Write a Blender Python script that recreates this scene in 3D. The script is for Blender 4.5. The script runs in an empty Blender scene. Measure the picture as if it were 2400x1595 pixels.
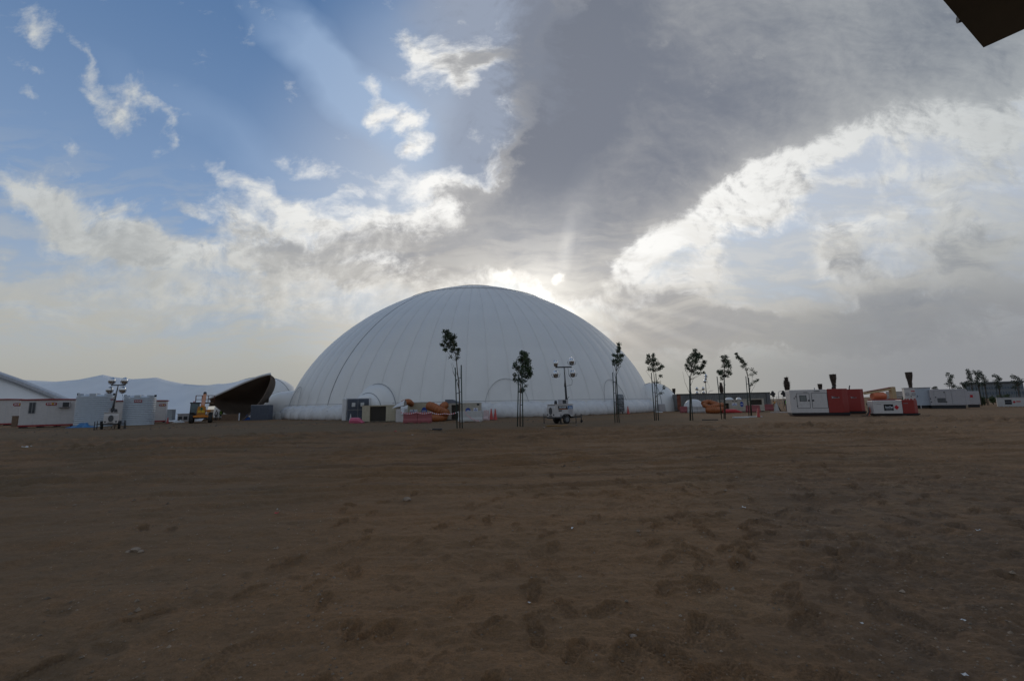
import bpy, math, random
import numpy as np
from mathutils import Vector, Matrix

random.seed(7)
RNG = np.random.default_rng(11)
SC = bpy.context.scene
COL = SC.collection

# ------------------------------------------------------------------ camera
FPX = 1040.0                       # focal length in pixels of the 2400 px wide photograph
PITCH, ROLL = math.radians(8.1), math.radians(1.08)
EYE = Vector((0.0, 0.0, 1.65))
F_ = Vector((0, math.cos(PITCH), math.sin(PITCH)))
R0 = Vector((1, 0, 0)); U0 = Vector((0, -math.sin(PITCH), math.cos(PITCH)))
R_ = R0 * math.cos(ROLL) - U0 * math.sin(ROLL)
U_ = U0 * math.cos(ROLL) + R0 * math.sin(ROLL)
cam = bpy.data.cameras.new('camera'); camo = bpy.data.objects.new('camera', cam); COL.objects.link(camo)
cam.sensor_width = 36.0; cam.lens = FPX / 2400 * 36.0
cam.clip_start = 0.05; cam.clip_end = 20000
m = Matrix((R_, U_, -F_)).transposed().to_4x4(); m.translation = EYE
camo.matrix_world = m
SC.camera = camo
SC.view_settings.view_transform = 'Standard'; SC.view_settings.look = 'None'
SC.view_settings.exposure = 0.0; SC.view_settings.gamma = 1.0; SC.view_settings.use_curve_mapping = False


def ray(u, v):
    return (F_ * FPX + R_ * (u - 1200.0) + U_ * (797.5 - v)).normalized()

def gp(u, v, z=0.0):
    d = ray(u, v); t = (z - EYE.z) / d.z
    return EYE + d * t

def at(u, v, Y):
    d = ray(u, v)
    return EYE + d * (Y / d.y)

def sky_pq(u, v):
    d = ray(u, v); return (d.x / d.y, d.z / d.y)

# ------------------------------------------------------------------ world: physical sky plus cloud layers
SUN_EL, SUN_AZ = math.radians(15.6), math.radians(4.2)     # azimuth clockwise from +Y
W = bpy.data.worlds.new('World'); SC.world = W; W.use_nodes = True
wt = W.node_tree; wt.nodes.clear()
WSTR = 0.1

class DSL:
    def __init__(s, nt): s.nt = nt
    def n(s, t, **kw):
        x = s.nt.nodes.new(t)
        for k, v in kw.items(): setattr(x, k, v)
        return x
    def plug(s, sock, v):
        if isinstance(v, bpy.types.NodeSocket): s.nt.links.new(v, sock)
        else: sock.default_value = v
    def m(s, op, a, b=0.0, c=0.0, clamp=False):
        x = s.n('ShaderNodeMath', operation=op, use_clamp=clamp)
        s.plug(x.inputs[0], a); s.plug(x.inputs[1], b); s.plug(x.inputs[2], c)
        return x.outputs[0]
    def add(s, a, b): return s.m('ADD', a, b)
    def sub(s, a, b): return s.m('SUBTRACT', a, b)
    def mul(s, a, b): return s.m('MULTIPLY', a, b)
    def vm(s, op, a, b=(0, 0, 0)):
        x = s.n('ShaderNodeVectorMath', operation=op)
        s.plug(x.inputs[0], a)
        if op == 'SCALE': s.plug(x.inputs[3], b)
        else: s.plug(x.inputs[1], b)
        return x.outputs['Value'] if op in ('DOT_PRODUCT', 'LENGTH', 'DISTANCE') else x.outputs[0]
    def ss(s, v, a, b, lo=0.0, hi=1.0, kind='SMOOTHSTEP'):
        x = s.n('ShaderNodeMapRange', interpolation_type=kind)
        s.plug(x.inputs[0], v); s.plug(x.inputs[1], a); s.plug(x.inputs[2], b); s.plug(x.inputs[3], lo); s.plug(x.inputs[4], hi)
        return x.outputs[0]
    def mix(s, f, a, b, kind='MIX'):
        x = s.n('ShaderNodeMix', data_type='RGBA', blend_type=kind, clamp_factor=True)
        s.plug(x.inputs[0], f); s.plug(x.inputs[6], a); s.plug(x.inputs[7], b)
        return x.outputs[2]
    def noise(s, vec, scale, detail=4.0, rough=0.5, dist=0.0, out=0, lac=2.0):
        x = s.n('ShaderNodeTexNoise', noise_dimensions='3D')
        s.plug(x.inputs['Vector'], vec); s.plug(x.inputs['Scale'], scale); s.plug(x.inputs['Detail'], detail)
        s.plug(x.inputs['Roughness'], rough); s.plug(x.inputs['Distortion'], dist); s.plug(x.inputs['Lacunarity'], lac)
        return x.outputs[out]
    def comb(s, x, y, z=0.0):
        c = s.n('ShaderNodeCombineXYZ'); s.plug(c.inputs[0], x); s.plug(c.inputs[1], y); s.plug(c.inputs[2], z)
        return c.outputs[0]
    def sep(s, v):
        c = s.n('ShaderNodeSeparateXYZ'); s.plug(c.inputs[0], v); return c.outputs

def srgb(r, g, b, k=1.0):
    def f(c):
        c /= 255.0
        return (c / 12.92 if c <= 0.04045 else ((c + 0.055) / 1.055) ** 2.4) * k
    return (f(r), f(g), f(b), 1.0)

def build_sky():
    D = DSL(wt); K = 1.0 / WSTR
    tc = D.n('ShaderNodeTexCoord'); d = D.vm('NORMALIZE', tc.outputs['Generated'])
    dx, dy, dz = D.sep(d)
    yy = D.m('MAXIMUM', dy, 0.12)
    p = D.m('DIVIDE', dx, yy); q = D.m('DIVIDE', dz, yy)
    s0 = D.comb(p, q)
    front = D.ss(dy, 0.14, 0.42)
    # domain warps give the cloud masses their torn outlines
    w1 = D.vm('SCALE', D.vm('SUBTRACT', D.noise(s0, 3.2, 3, .5, out=1), (.5, .5, .5)), 0.16)
    w2 = D.vm('SCALE', D.vm('SUBTRACT', D.noise(s0, 13.0, 5, .6, out=1), (.5, .5, .5)), 0.075)
    s = D.vm('ADD', s0, D.vm('ADD', w1, w2))
    ssoft = D.vm('ADD', s0, D.vm('SCALE', D.vm('SUBTRACT', D.noise(s0, 4.5, 3, .5, out=1), (.5, .5, .5)), 0.14))

    def blobs(lst, vec):
        tot = None
        for (u, v, ru, rv, rot, w) in lst:
            pc = sky_pq(u, v)
            a1 = sky_pq(u + 5, v); a2 = sky_pq(u, v - 5)
            sx = math.hypot(a1[0] - pc[0], a1[1] - pc[1]) / 5 * ru
            sy = math.hypot(a2[0] - pc[0], a2[1] - pc[1]) / 5 * rv
            mp = D.n('ShaderNodeMapping', vector_type='TEXTURE')
            D.plug(mp.inputs[0], vec)
            mp.inputs[1].default_value = (pc[0], pc[1], 0)
            mp.inputs[2].default_value = (0, 0, math.radians(-rot))
            mp.inputs[3].default_value = (sx, sy, 1)
            g = D.n('ShaderNodeTexGradient', gradient_type='SPHERICAL')
            D.plug(g.inputs[0], mp.outputs[0])
            t = D.m('MULTIPLY_ADD', g.outputs['Fac'], w, tot if tot is not None else 0.0)
            tot = t
        return tot

    BIG = [(1680, -40, 470, 240, 0, 1.6), (2000, -40, 700, 240, 0, 1.6), (1640, 230, 520, 380, -10, 2.0), (1370, 450, 290, 240, -30, 1.7), (1900, 110, 640, 270, 0, 1.8), (2300, 50, 420, 280, 0, 1.6),
           (1220, 570, 420, 190, 0, 1.6), (960, 590, 240, 150, 20, 1.2), 
           (1000, 110, 80, 60, 40, 1.0), (1060, 165, 85, 70, 20, 1.1), (1090, 215, 50, 60, 0, .9), (980, 165, 40, 60, -20, .7), (940, 70, 45, 40, 30, .8), (1130, 130, 80, 50, 0, .6), (925, 270, 100, 44, 42, .95), (975, 300, 60, 40, 30, .75), (960, 350, 60, 32, -15, .95), (893, 205, 56, 26, 62, .8), (880, 255, 50, 24, 10, .5), (1120, 100, 120, 90, 0, .6)]
    LEFT = [(590, 440, 150, 36, 38, 1.2), (690, 505, 130, 52, 40, 1.1), (745, 410, 110, 50, 12, 1.15), (650, 385, 50, 26, 10, .7), (800, 465, 80, 20, -30, .75),
            (975, 430, 170, 56, 0, 1.2), (1080, 460, 150, 80, 10, 1.0), (1130, 495, 50, 40, 0, .7), (640, 570, 230, 80, 22, 1.4), (800, 575, 190, 100, 25, 1.4), (560, 500, 90, 60, 30, .9),
            (430, 500, 55, 32, 20, .8), (475, 520, 50, 25, 0, .6), (860, 410, 50, 22, 0, .55),
            (90, 455, 170, 60, 22, 1.3), (210, 525, 240, 90, 18, 1.6), (320, 590, 190, 80, 14, 1.4), (30, 440, 110, 55, 10, 1.0), (480, 590, 240, 60, 4, 1.2), (265, 490, 70, 50, 30, .7), (335, 540, 60, 40, 20, .6),
            (10, 590, 40, 50, 0, .7), (160, 640, 80, 30, 0, .7),
            (330, 680, 520, 110, 4, 1.0), (700, 690, 420, 120, 4, 1.1), (60, 720, 420, 80, 0, .8),
            (75, 50, 95, 52, 35, 1.15), (100, 105, 60, 26, 55, .8), (190, 140, 110, 22, 52, .95), (300, 220, 90, 75, 30, 1.5), (215, 215, 36, 60, -25, .95), (265, 265, 80, 30, 40, .8), (380, 225, 60, 18, 30, .85), (405, 265, 45, 16, 55, .8),
            (418, 318, 18, 26, 0, .75), (52, 216, 55, 20, 22, .75), (95, 255, 40, 12, 50, .5), (162, 325, 35, 26, 0, .62), (650, 18, 36, 36, 30, .6), (70, 160, 24, 18, 0, .5), (1008, 6, 20, 14, 0, .7)]
    RIGHT = [(1440, 600, 110, 70, -30, 1.5), (1530, 490, 100, 60, -40, 1.0), (1870, 340, 330, 95, -20, 1.3), (1700, 430, 220, 62, -26, 1.1), (1570, 520, 190, 90, -40, 1.5), (1490, 590, 140, 80, -20, 1.5), (1620, 470, 120, 40, -25, .9), (1670, 600, 110, 70, 0, 1.0),
             (1800, 480, 260, 62, -14, 1.2), (1980, 430, 60, 28, -20, .7), (2210, 290, 260, 90, 4, 1.5), (2360, 370, 200, 110, 0, 1.3), (2075, 415, 70, 32, -30, .85), (2115, 356, 30, 26, 0, .6),
             (2200, 450, 200, 90, 22, 1.3), (2080, 490, 80, 44, 20, .8), (2240, 580, 400, 110, -5, 1.7), (1990, 545, 150, 60, -15, 1.2), (1960, 630, 160, 70, 20, 1.2),
             (2150, 715, 640, 90, -6, 1.8), (1560, 720, 280, 90, 0, 1.5), (1850, 790, 900, 90, 0, 1.6), (1390, 660, 210, 70, 10, 1.2), (1640, 660, 120, 50, 10, .9), (1880, 500, 120, 30, -10, .6)]
    B = blobs(BIG + [(u, v, ru, rv, ro, w * .66) for (u, v, ru, rv, ro, w) in LEFT] + [(u, v, ru, rv, ro, w * .77) for (u, v, ru, rv, ro, w) in RIGHT], s)
    # generic broken cloud everywhere outside the view
    gen = D.mul(D.ss(D.noise(d, 2.2, 6, .55), .44, .66), 1.0)
    B = D.add(B, blobs([(440, 548, 130, 36, 12, -.7), (905, 490, 90, 26, 0, -.4), (20, 625, 150, 34, 0, -.6), (1790, 600, 120, 100, -30, -.9), (1640, 445, 70, 22, -20, -.5), (2010, 375, 110, 34, -40, -.7), (1950, 470, 130, 34, -15, -.6), (840, 385, 60, 30, 0, -.4)], s))
    B = D.add(D.mul(B, front), D.mul(gen, D.sub(1.0, front)))
    B = D.m('MINIMUM', B, 1.5)
    sn = D.vm('MULTIPLY', s0, (1.0, 1.35, 1.0))
    sn = D.vm('ADD', sn, D.vm('SCALE', w1, 1.2))
    n1 = D.noise(sn, 8.0, 13, .67)
    nf = D.noise(sn, 26.0, 9, .62)
    sdir = sky_pq(1270, 660)
    tosun = D.vm('NORMALIZE', D.vm('SUBTRACT', (sdir[0], sdir[1], 0), s0))
    n2 = D.noise(D.vm('ADD', sn, D.vm('SCALE', tosun, 0.020)), 8.0, 10, .67)
    relief = D.sub(n1, n2)
    dens = D.add(B, D.add(D.mul(D.sub(n1, .5), 2.15), D.mul(D.sub(nf, .5), .5)))
    alpha = D.m('POWER', D.ss(dens, .22, .95, kind='LINEAR'), 1.25)
    edge = D.ss(dens, .50, 1.35)

    TB = [(1560, 290, 560, 330, -22, 1.9), (1390, 470, 300, 210, -38, 1.4), (1800, 170, 560, 190, -15, .9), (2200, 120, 480, 200, 0, 1.2), (1250, 570, 280, 150, 0, .75), (1180, 330, 160, 260, 0, .5),
          (1000, 590, 240, 120, 15, .55), (690, 590, 240, 70, 24, .85), (1030, 462, 130, 30, 4, .6), (820, 560, 150, 60, 20, .4), (330, 640, 260, 36, 4, .35), (200, 545, 190, 46, 18, .3),
          (2230, 600, 400, 100, -4, .62), (2150, 722, 560, 62, -7, 1.0), (1600, 745, 320, 95, 0, .8), (1400, 680, 180, 60, 0, .5), (1800, 800, 900, 80, 0, .7), (2000, 390, 120, 60, -20, .12), (1850, 335, 120, 50, -20, .12), (1475, 605, 180, 110, -30, -1.2), (1645, 515, 270, 110, -32, -1.05), (1815, 410, 260, 90, -26, -.95), (2200, 310, 300, 90, 0, -.4), (380, 660, 560, 90, 3, .42), (760, 690, 300, 70, 0, .3), (1180, 60, 230, 300, 0, .8), (1550, -20, 620, 190, 0, .9), (2100, 0, 520, 170, 0, .7), (1230, 330, 200, 240, 0, .7)]
    T = blobs(TB, ssoft)
    nbig = D.noise(sn, 3.0, 6, .55)
    T = D.add(D.mul(T, front), D.mul(D.ss(B, .6, 1.4), D.mul(D.sub(1.0, front), .45)))
    T = D.m('MAXIMUM', T, 0.0)
    T = D.m('DIVIDE', D.mul(T, 1.62), D.add(T, .85))
    T = D.mul(T, edge)
    T = D.add(T, D.mul(D.mul(blobs([(1400, 70, 230, 260, 0, 1.3), (1240, 380, 150, 150, 0, .7), (1320, 240, 180, 200, 0, 1.2), (1300, 90, 170, 280, 0, 1.3)], ssoft), front), .72))
    calm = D.ss(T, .25, .95, 1.0, .30)
    T = D.add(T, D.mul(D.sub(nbig, .5), 1.0))
    T = D.add(T, D.mul(D.mul(D.sub(n1, .5), .3), calm))
    T = D.m('SUBTRACT', T, D.mul(D.mul(relief, 2.4), calm))
    r = D.vm('LENGTH', D.vm('SUBTRACT', s0, (sdir[0], sdir[1], 0)))
    # angular distance from the sun through the whole sphere (for the sky that is not in view)
    sv = (math.sin(SUN_AZ) * math.cos(SUN_EL), math.cos(SUN_AZ) * math.cos(SUN_EL), math.sin(SUN_EL))
    cosg = D.vm('DOT_PRODUCT', d, sv)
    near = D.ss(cosg, .68, .985)
    white = D.mix(near, srgb(197, 201, 202, K), srgb(252, 251, 248, K))
    grey = D.mix(near, srgb(164, 169, 173, K), srgb(168, 168, 170, K))
    dark = D.mix(near, srgb(104, 113, 128, K), srgb(123, 128, 140, K))
    cloud = D.mix(D.ss(T, -.10, .62), white, grey)
    cloud = D.mix(D.ss(T, .50, 1.50), cloud, dark)

    # clear sky
    sk = D.n('ShaderNodeTexSky', sky_type='NISHITA')
    sk.sun_disc = False; sk.sun_elevation = SUN_EL; sk.sun_rotation = SUN_AZ; sk.altitude = 100; sk.air_density = 1.3; sk.dust_density = 1.6; sk.ozone_density = 2.5
    nis = D.mix(1.0, sk.outputs[0], (.50, .70, .98, 1), 'MULTIPLY')
    blue = D.mix(D.ss(dz, .05, .80), srgb(156, 179, 209, K), srgb(82, 116, 160, K))
    blue = D.mix(D.m('MAXIMUM', D.ss(cosg, .78, 1.0), D.mul(D.mul(D.ss(p, .12, .5), D.ss(dz, .62, .40)), front)), blue, srgb(200, 206, 215, K))
    base = D.mix(.80, nis, blue)
    base = D.mix(D.mul(D.sub(1.0, front), .40), base, srgb(152, 160, 168, K))
    # thin veil in the blue, lit into beams that fan out from the sun
    col = base
    VE = [(860, 225, 430, 80, 40, 1.2), (1000, 120, 300, 160, 40, .35), (560, 330, 520, 60, 36, .2), (730, 60, 330, 40, 46, .3)]
    veil = D.mul(D.m('MULTIPLY', blobs(VE, ssoft), front), D.ss(n1, .25, .7, .88, 1.0))
    col = D.mix(D.m('MINIMUM', veil, .6), col, srgb(165, 188, 218, K))
    shade = D.ss(D.add(blobs([(1290, 40, 400, 330, 0, 1.5), (1260, 400, 300, 300, 0, 1.6), (1130, 300, 190, 280, 0, .55), (1060, -20, 260, 160, 0, .5)], ssoft), D.mul(D.sub(nbig, .5), .6)), .05, 1.1)
    col = D.mix(D.mul(D.mul(shade, front), .95), col, D.mix(D.ss(T, .0, 1.0), srgb(150, 160, 178, K), srgb(126, 132, 145, K)))
    col = D.mix(alpha, col, cloud)
    # dusty air near the horizon
    hz = D.ss(dz, .43, .04)
    hn = D.noise(D.vm('MULTIPLY', sn, (1.0, 3.2, 1)), 5.0, 8, .6)
    hz = D.m('ADD', hz, D.mul(D.ss(hn, .38, .62, -.22, .22), D.mul(D.ss(dz, .46, .30), D.ss(dz, .06, .16))), clamp=True)
    side = D.ss(p, .20, .95)
    warm = D.mix(side, srgb(178, 177, 169, K), srgb(140, 142, 146, K))
    warm = D.mix(D.ss(cosg, .82, 1.0), warm, D.mix(D.ss(p, -.1, .35), srgb(222, 211, 193, K), srgb(170, 166, 162, K)))
    warm = D.mix(D.mul(D.ss(dz, .10, .26), D.ss(hn, .40, .62)), warm, D.mix(near, srgb(180, 182, 180, K), srgb(210, 206, 198, K)))
    warm = D.mix(D.ss(dz, .14, .0), warm, D.mix(side, srgb(166, 164, 156, K), srgb(140, 141, 145, K)))
    warm = D.mix(front, srgb(150, 158, 168, K), warm)
    col = D.mix(D.mul(hz, .93), col, warm)
    # the sun's glow through the cloud edge, with rays
    glow = D.m('POWER', 2.718, D.mul(D.mul(r, r), -38.0))
    core = D.m('POWER', 2.718, D.mul(D.mul(r, r), -420.0))
    hole = blobs([(1195, 654, 80, 20, 8, 1.15), (1312, 643, 22, 24, -20, 1.6), (1295, 706, 64, 22, 30, 1.2), (1350, 735, 60, 30, 40, .7)], D.vm('ADD', s0, D.vm('SCALE', w2, 1.3)))
    rays = blobs([(1326, 585, 22, 100, 10, .85), (1352, 510, 50, 160, 13, .34), (1480, 742, 240, 14, 24, .55), (1440, 770, 200, 16, 34, .5), (1560, 730, 260, 12, 15, .4), (1150, 560, 22, 120, -30, .10)], s0)
    g = D.add(D.mul(glow, .24), D.mul(core, .20))
    g = D.add(g, D.mul(D.ss(hole, .08, 1.5), .46))
    g = D.add(g, D.mul(rays, .16))
    g = D.mul(g, front)
    glowc = D.mix(1.0, (1.0, .955, .86, 1), D.comb(g, g, g), 'MULTIPLY')
    glowc = D.vm('SCALE', glowc, K)
    col = D.vm('ADD', col, glowc)
    # below the horizon: far ground tone
    col = D.mix(D.ss(dz, -.02, .0), srgb(112, 104, 94, K), col)
    bg = D.n('ShaderNodeBackground'); bg.inputs[1].default_value = WSTR
    D.plug(bg.inputs[0], col)
    out = D.n('ShaderNodeOutputWorld'); wt.links.new(bg.outputs[0], out.inputs[0])
build_sky()
W.cycles.sampling_method = 'MANUAL'; W.cycles.sample_map_resolution = 512

sun = bpy.data.lights.new('sun', 'SUN'); sun.energy = 0.5; sun.angle = math.radians(12); sun.color = (1, .93, .82)
suno = bpy.data.objects.new('sun', sun); COL.objects.link(suno)
sd = Vector((math.sin(SUN_AZ) * math.cos(SUN_EL), math.cos(SUN_AZ) * math.cos(SUN_EL), math.sin(SUN_EL)))
suno.rotation_euler = sd.to_track_quat('Z', 'Y').to_euler()

# ------------------------------------------------------------------ materials
MATS = {}
def mat(name, col, rough=.6, metal=0.0, vary=.12, scale=3.0, bump=0.0, bscale=20.0, spec=.4, dirt=0.0):
    """principled surface with noise in its colour, optional fine relief and blotches of dust"""
    if name in MATS: return MATS[name]
    mt = bpy.data.materials.new(name); mt.use_nodes = True; nt = mt.node_tree
    b = nt.nodes['Principled BSDF']; D = DSL(nt)
    tc = D.n('ShaderNodeTexCoord').outputs['Object']
    n = D.noise(tc, scale, 6, .6)
    lo = tuple(c * (1 - vary) for c in col[:3]) + (1,); hi = tuple(min(1, c * (1 + vary)) for c in col[:3]) + (1,)
    c = D.mix(D.ss(n, .3, .7), lo, hi)
    if dirt:
        n2 = D.noise(tc, scale * 2.3, 8, .65)
        c = D.mix(D.mul(D.ss(n2, .48, .72), dirt), c, (.20, .155, .115, 1))
    D.plug(b.inputs['Base Color'], c)
    b.inputs['Metallic'].default_value = metal; b.inputs['Specular IOR Level'].default_value = spec
    D.plug(b.inputs['Roughness'], D.ss(n, .2, .8, max(.05, rough - .08), min(1, rough + .08)))
    if bump:
        bn = D.n('ShaderNodeBump'); bn.inputs['Strength'].default_value = bump; bn.inputs['Distance'].default_value = .02
        D.plug(bn.inputs['Height'], D.noise(tc, bscale, 6, .6)); D.plug(b.inputs['Normal'], bn.outputs[0])
    MATS[name] = mt
    return mt

WHITE_PAINT = mat('white_paint', (.54, .505, .48), .45, vary=.05, dirt=.18)
CREAM = mat('cream_sheet', (.44, .39, .28), .55, vary=.06, dirt=.2)
RED_PAINT = mat('red_paint', (.255, .024, .017), .42, vary=.05, dirt=.08)
CABIN_RED = mat('cabin_red', (.27, .026, .026), .5, dirt=.1)
BLACK = mat('black_rubber', (.018, .018, .018), .75, dirt=.35)
DARKMETAL = mat('dark_steel', (.045, .045, .047), .5, .3)
GREYMETAL = mat('grey_steel', (.22, .22, .22), .5, .5)
ALU = mat('lamp_aluminium', (.62, .62, .62), .22, .95, vary=.05)
GLASSDARK = mat('dark_glass', (.02, .025, .03), .1, spec=.6)
MEMBRANE = mat('white_membrane', (.72, .70, .665), .42, vary=.035, scale=.25, bump=.10, bscale=.9)
TENTSKIN = mat('tent_membrane', (.71, .705, .695), .5, vary=.05, scale=.2, bump=.08, bscale=.6)
BAGSKIN = mat('white_sheeting', (.62, .61, .60), .45, vary=.08, scale=1.2, bump=.5, bscale=2.5, dirt=.15)
SEAM = mat('seam_grey', (.30, .31, .32), .6)
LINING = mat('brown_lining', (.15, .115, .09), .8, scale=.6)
ORANGE = mat('orange_duct', (.33, .105, .032), .55)
PINK = mat('faded_red_plastic', (.28, .075, .08), .6, vary=.06, dirt=.2)
WHITEPL = mat('white_plastic', (.46, .45, .43), .55, vary=.06, dirt=.25)
CONE = mat('cone_orange_red', (.38, .045, .032), .5)
TYRE = mat('tyre', (.022, .022, .022), .85, bump=.3, bscale=30, dirt=.4)
RIM = mat('rim_grey', (.16, .16, .16), .5, .3)
YELLOW = mat('machine_yellow', (.48, .19, .015), .45, dirt=.2)
YTEXT = mat('yellow_print', (.75, .62, .05), .5, vary=.02)
STAKE = mat('green_stake', (.028, .045, .035), .7)
BARK = mat('bark', (.10, .075, .055), .9, bump=.5, bscale=30)
LEAF = mat('leaf', (.055, .082, .036), .55, vary=.5, scale=2.5)
LEAFDRY = mat('leaf_far', (.06, .075, .05), .6, vary=.4, scale=2.0)
PALM = mat('palm_trunk', (.075, .055, .042), .95, bump=.6, bscale=14)
BLUE = mat('blue_print', (.02, .06, .30), .5)
WPRINT = mat('white_print', (.70, .72, .75), .5, vary=.02)
BPRINT = mat('black_print', (.012, .012, .014), .5, vary=.02)
RPRINT = mat('red_print', (.45, .01, .02), .5, vary=.02)
OPRINT = mat('orange_print', (.62, .16, .02), .5, vary=.02)
TARP = mat('blue_tarp', (.03, .14, .31), .4, bump=.6, bscale=5)
STEELGREY = mat('container_grey', (.155, .155, .15), .6, vary=.2, scale=.8, dirt=.4)
RUST = mat('rusty_brown', (.17, .06, .035), .8, vary=.3)
LOUVRE = mat('blue_grey_louvre', (.10, .115, .145), .5)
BROWNBOARD = mat('brown_board', (.15, .095, .06), .75, vary=.2)
BEIGE = mat('beige_paint', (.50, .36, .20), .5, dirt=.15)
PALEGREY = mat('pale_grey_paint', (.40, .375, .375), .5, vary=.06, dirt=.2)
BLUEWHITE = mat('blue_white_panel', (.40, .44, .49), .45, vary=.05, dirt=.1)
FARWALL = mat('far_facade', (.20, .215, .225), .7)
FARBAND = mat('far_glazing', (.11, .14, .17), .3)
HIVIS = mat('hi_vis', (.28, .55, .10), .7)
TROUSER = mat('dark_trousers', (.025, .025, .035), .85)
SKINM = mat('skin', (.20, .11, .07), .6)
PAPER = mat('paper', (.55, .55, .53), .7)
STONE = mat('stone', (.27, .205, .15), .9, vary=.3, scale=8, bump=.5)
SOIL = mat('pipe_black', (.02, .02, .02), .6)
AWN = mat('awning_brown', (.15, .145, .125), .7, vary=.25)

# ------------------------------------------------------------------ mesh helper
class MB:
    def __init__(s): s.v = []; s.f = []; s.smooth = []
    def box(s, c, d, rz=0.0, taper=1.0, ry=0.0, rx=0.0):
        M = Matrix.Rotation(rz, 3, 'Z') @ Matrix.Rotation(ry, 3, 'Y') @ Matrix.Rotation(rx, 3, 'X'); b = len(s.v)
        for z in (-1, 1):
            k = taper if z > 0 else 1.0
            for x, y in ((-1, -1), (1, -1), (1, 1), (-1, 1)):
                s.v.append(tuple(M @ Vector((x * d[0] / 2 * k, y * d[1] / 2 * k, z * d[2] / 2)) + Vector(c)))
        for q in ((0, 3, 2, 1), (4, 5, 6, 7), (0, 1, 5, 4), (1, 2, 6, 5), (2, 3, 7, 6), (3, 0, 4, 7)): s.f.append(tuple(b + i for i in q)); s.smooth.append(False)
        return s
    def bx(s, x0, x1, y0, y1, z0, z1): return s.box(((x0 + x1) / 2, (y0 + y1) / 2, (z0 + z1) / 2), (x1 - x0, y1 - y0, z1 - z0))
    def tube(s, pts, rad, seg=8, cap=True):
        pts = [Vector(p) for p in pts]; n = len(pts); b = len(s.v)
        if not hasattr(rad, '__len__'): rad = [rad] * n
        up = None
        for i, p in enumerate(pts):
            t = (pts[min(i + 1, n - 1)] - pts[max(i - 1, 0)]).normalized()
            if up is None:
                up = Vector((0, 0, 1)) if abs(t.z) < .9 else Vector((1, 0, 0))
            a = t.cross(up)
            a = a.normalized() if a.length > 1e-6 else Vector((1, 0, 0))
            c = a.cross(t).normalized(); up = c
            for k in range(seg):
                w = 2 * math.pi * k / seg
                s.v.append(tuple(p + (a * math.cos(w) + c * math.sin(w)) * rad[i]))
        for i in range(n - 1):
            for k in range(seg):
                k2 = (k + 1) % seg
                s.f.append((b + i * seg + k, b + i * seg + k2, b + (i + 1) * seg + k2, b + (i + 1) * seg + k)); s.smooth.append(True)
        if cap:
            s.f.append(tuple(b + k for k in reversed(range(seg)))); s.smooth.append(False)
            s.f.append(tuple(b + (n - 1) * seg + k for k in range(seg))); s.smooth.append(False)
        return s
    def lathe(s, c, prof, seg=16, axis='z', sx=1.0, sy=1.0):
        b = len(s.v); n = len(prof)
        for (r, h) in prof:
            for k in range(seg):
                w = 2 * math.pi * k / seg; x, y = r * math.cos(w) * sx, r * math.sin(w) * sy
                P = (x, y, h) if axis == 'z' else ((h, x, y) if axis == 'x' else (y, h, x))
                s.v.append((c[0] + P[0], c[1] + P[1], c[2] + P[2]))
        for i in range(n - 1):
            for k in range(seg):
                k2 = (k + 1) % seg
                s.f.append((b + i * seg + k, b + i * seg + k2, b + (i + 1) * seg + k2, b + (i + 1) * seg + k)); s.smooth.append(True)
        s.f.append(tuple(b + k for k in reversed(range(seg)))); s.smooth.append(False)
        s.f.append(tuple(b + (n - 1) * seg + k for k in range(seg))); s.smooth.append(False)
        return s
    def prism(s, poly, y0, y1):
        """poly: (x, z) outline, extruded along y"""
        b = len(s.v); n = len(poly)
        for y in (y0, y1):
            for (x, z) in poly: s.v.append((x, y, z))
        s.f.append(tuple(b + i for i in range(n))); s.f.append(tuple(b + n + i for i in reversed(range(n)))); s.smooth += [False, False]
        for i in range(n):
            j = (i + 1) % n; s.f.append((b + i, b + n + i, b + n + j, b + j)); s.smooth.append(False)
        return s
    def grid(s, P, smooth=True, flip=False, closed=False):
        """P: rows of points"""
        b = len(s.v); r, c = len(P), len(P[0])
        for row in P:
            for p in row: s.v.append(tuple(p))
        for i in range(r - 1):
            for j in range(c if closed else c - 1):
                j2 = (j + 1) % c
                q = (b + i * c + j, b + i * c + j2, b + (i + 1) * c + j2, b + (i + 1) * c + j)
                s.f.append(q[::-1] if flip else q); s.smooth.append(smooth)
        return s
    def ball(s, c, r, seg=12, rings=8, half=False):
        prof = []
        for i in range(rings + 1):
            a = (0 if half else -math.pi / 2) + (math.pi / 2 if half else math.pi) * i / rings
            prof.append((max(1e-3, math.cos(a)), math.sin(a) * r[2]))
        return s.lathe(c, prof, seg, 'z', r[0], r[1])
    def mesh(s, name, material):
        me = bpy.data.meshes.new(name); me.from_pydata(s.v, [], s.f)
        me.polygons.foreach_set('use_smooth', s.smooth)
        if material: me.materials.append(material)
        me.update()
        return me
    def build(s, name, material, parent=None, bevel=0.0, loc=None):
        o = bpy.data.objects.new(name, s.mesh(name, material)); COL.objects.link(o)
        if parent is not None: o.parent = parent
        if loc is not None: o.location = loc
        if bevel:
            md = o.modifiers.new('bevel', 'BEVEL'); md.width = bevel; md.segments = 2; md.limit_method = 'ANGLE'
        return o

def tag(o, label=None, cat=None, group=None, kind=None):
    if label: o['label'] = label
    if cat: o['category'] = cat
    if group: o['group'] = group
    if kind: o['kind'] = kind
    return o

def thing(name, label, cat, loc=(0, 0, 0), rz=0.0, group=None):
    o = bpy.data.objects.new(name, None); COL.objects.link(o); o.empty_display_size = .2
    o.location = loc; o.rotation_euler = (0, 0, rz)
    return tag(o, label, cat, group)

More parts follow.
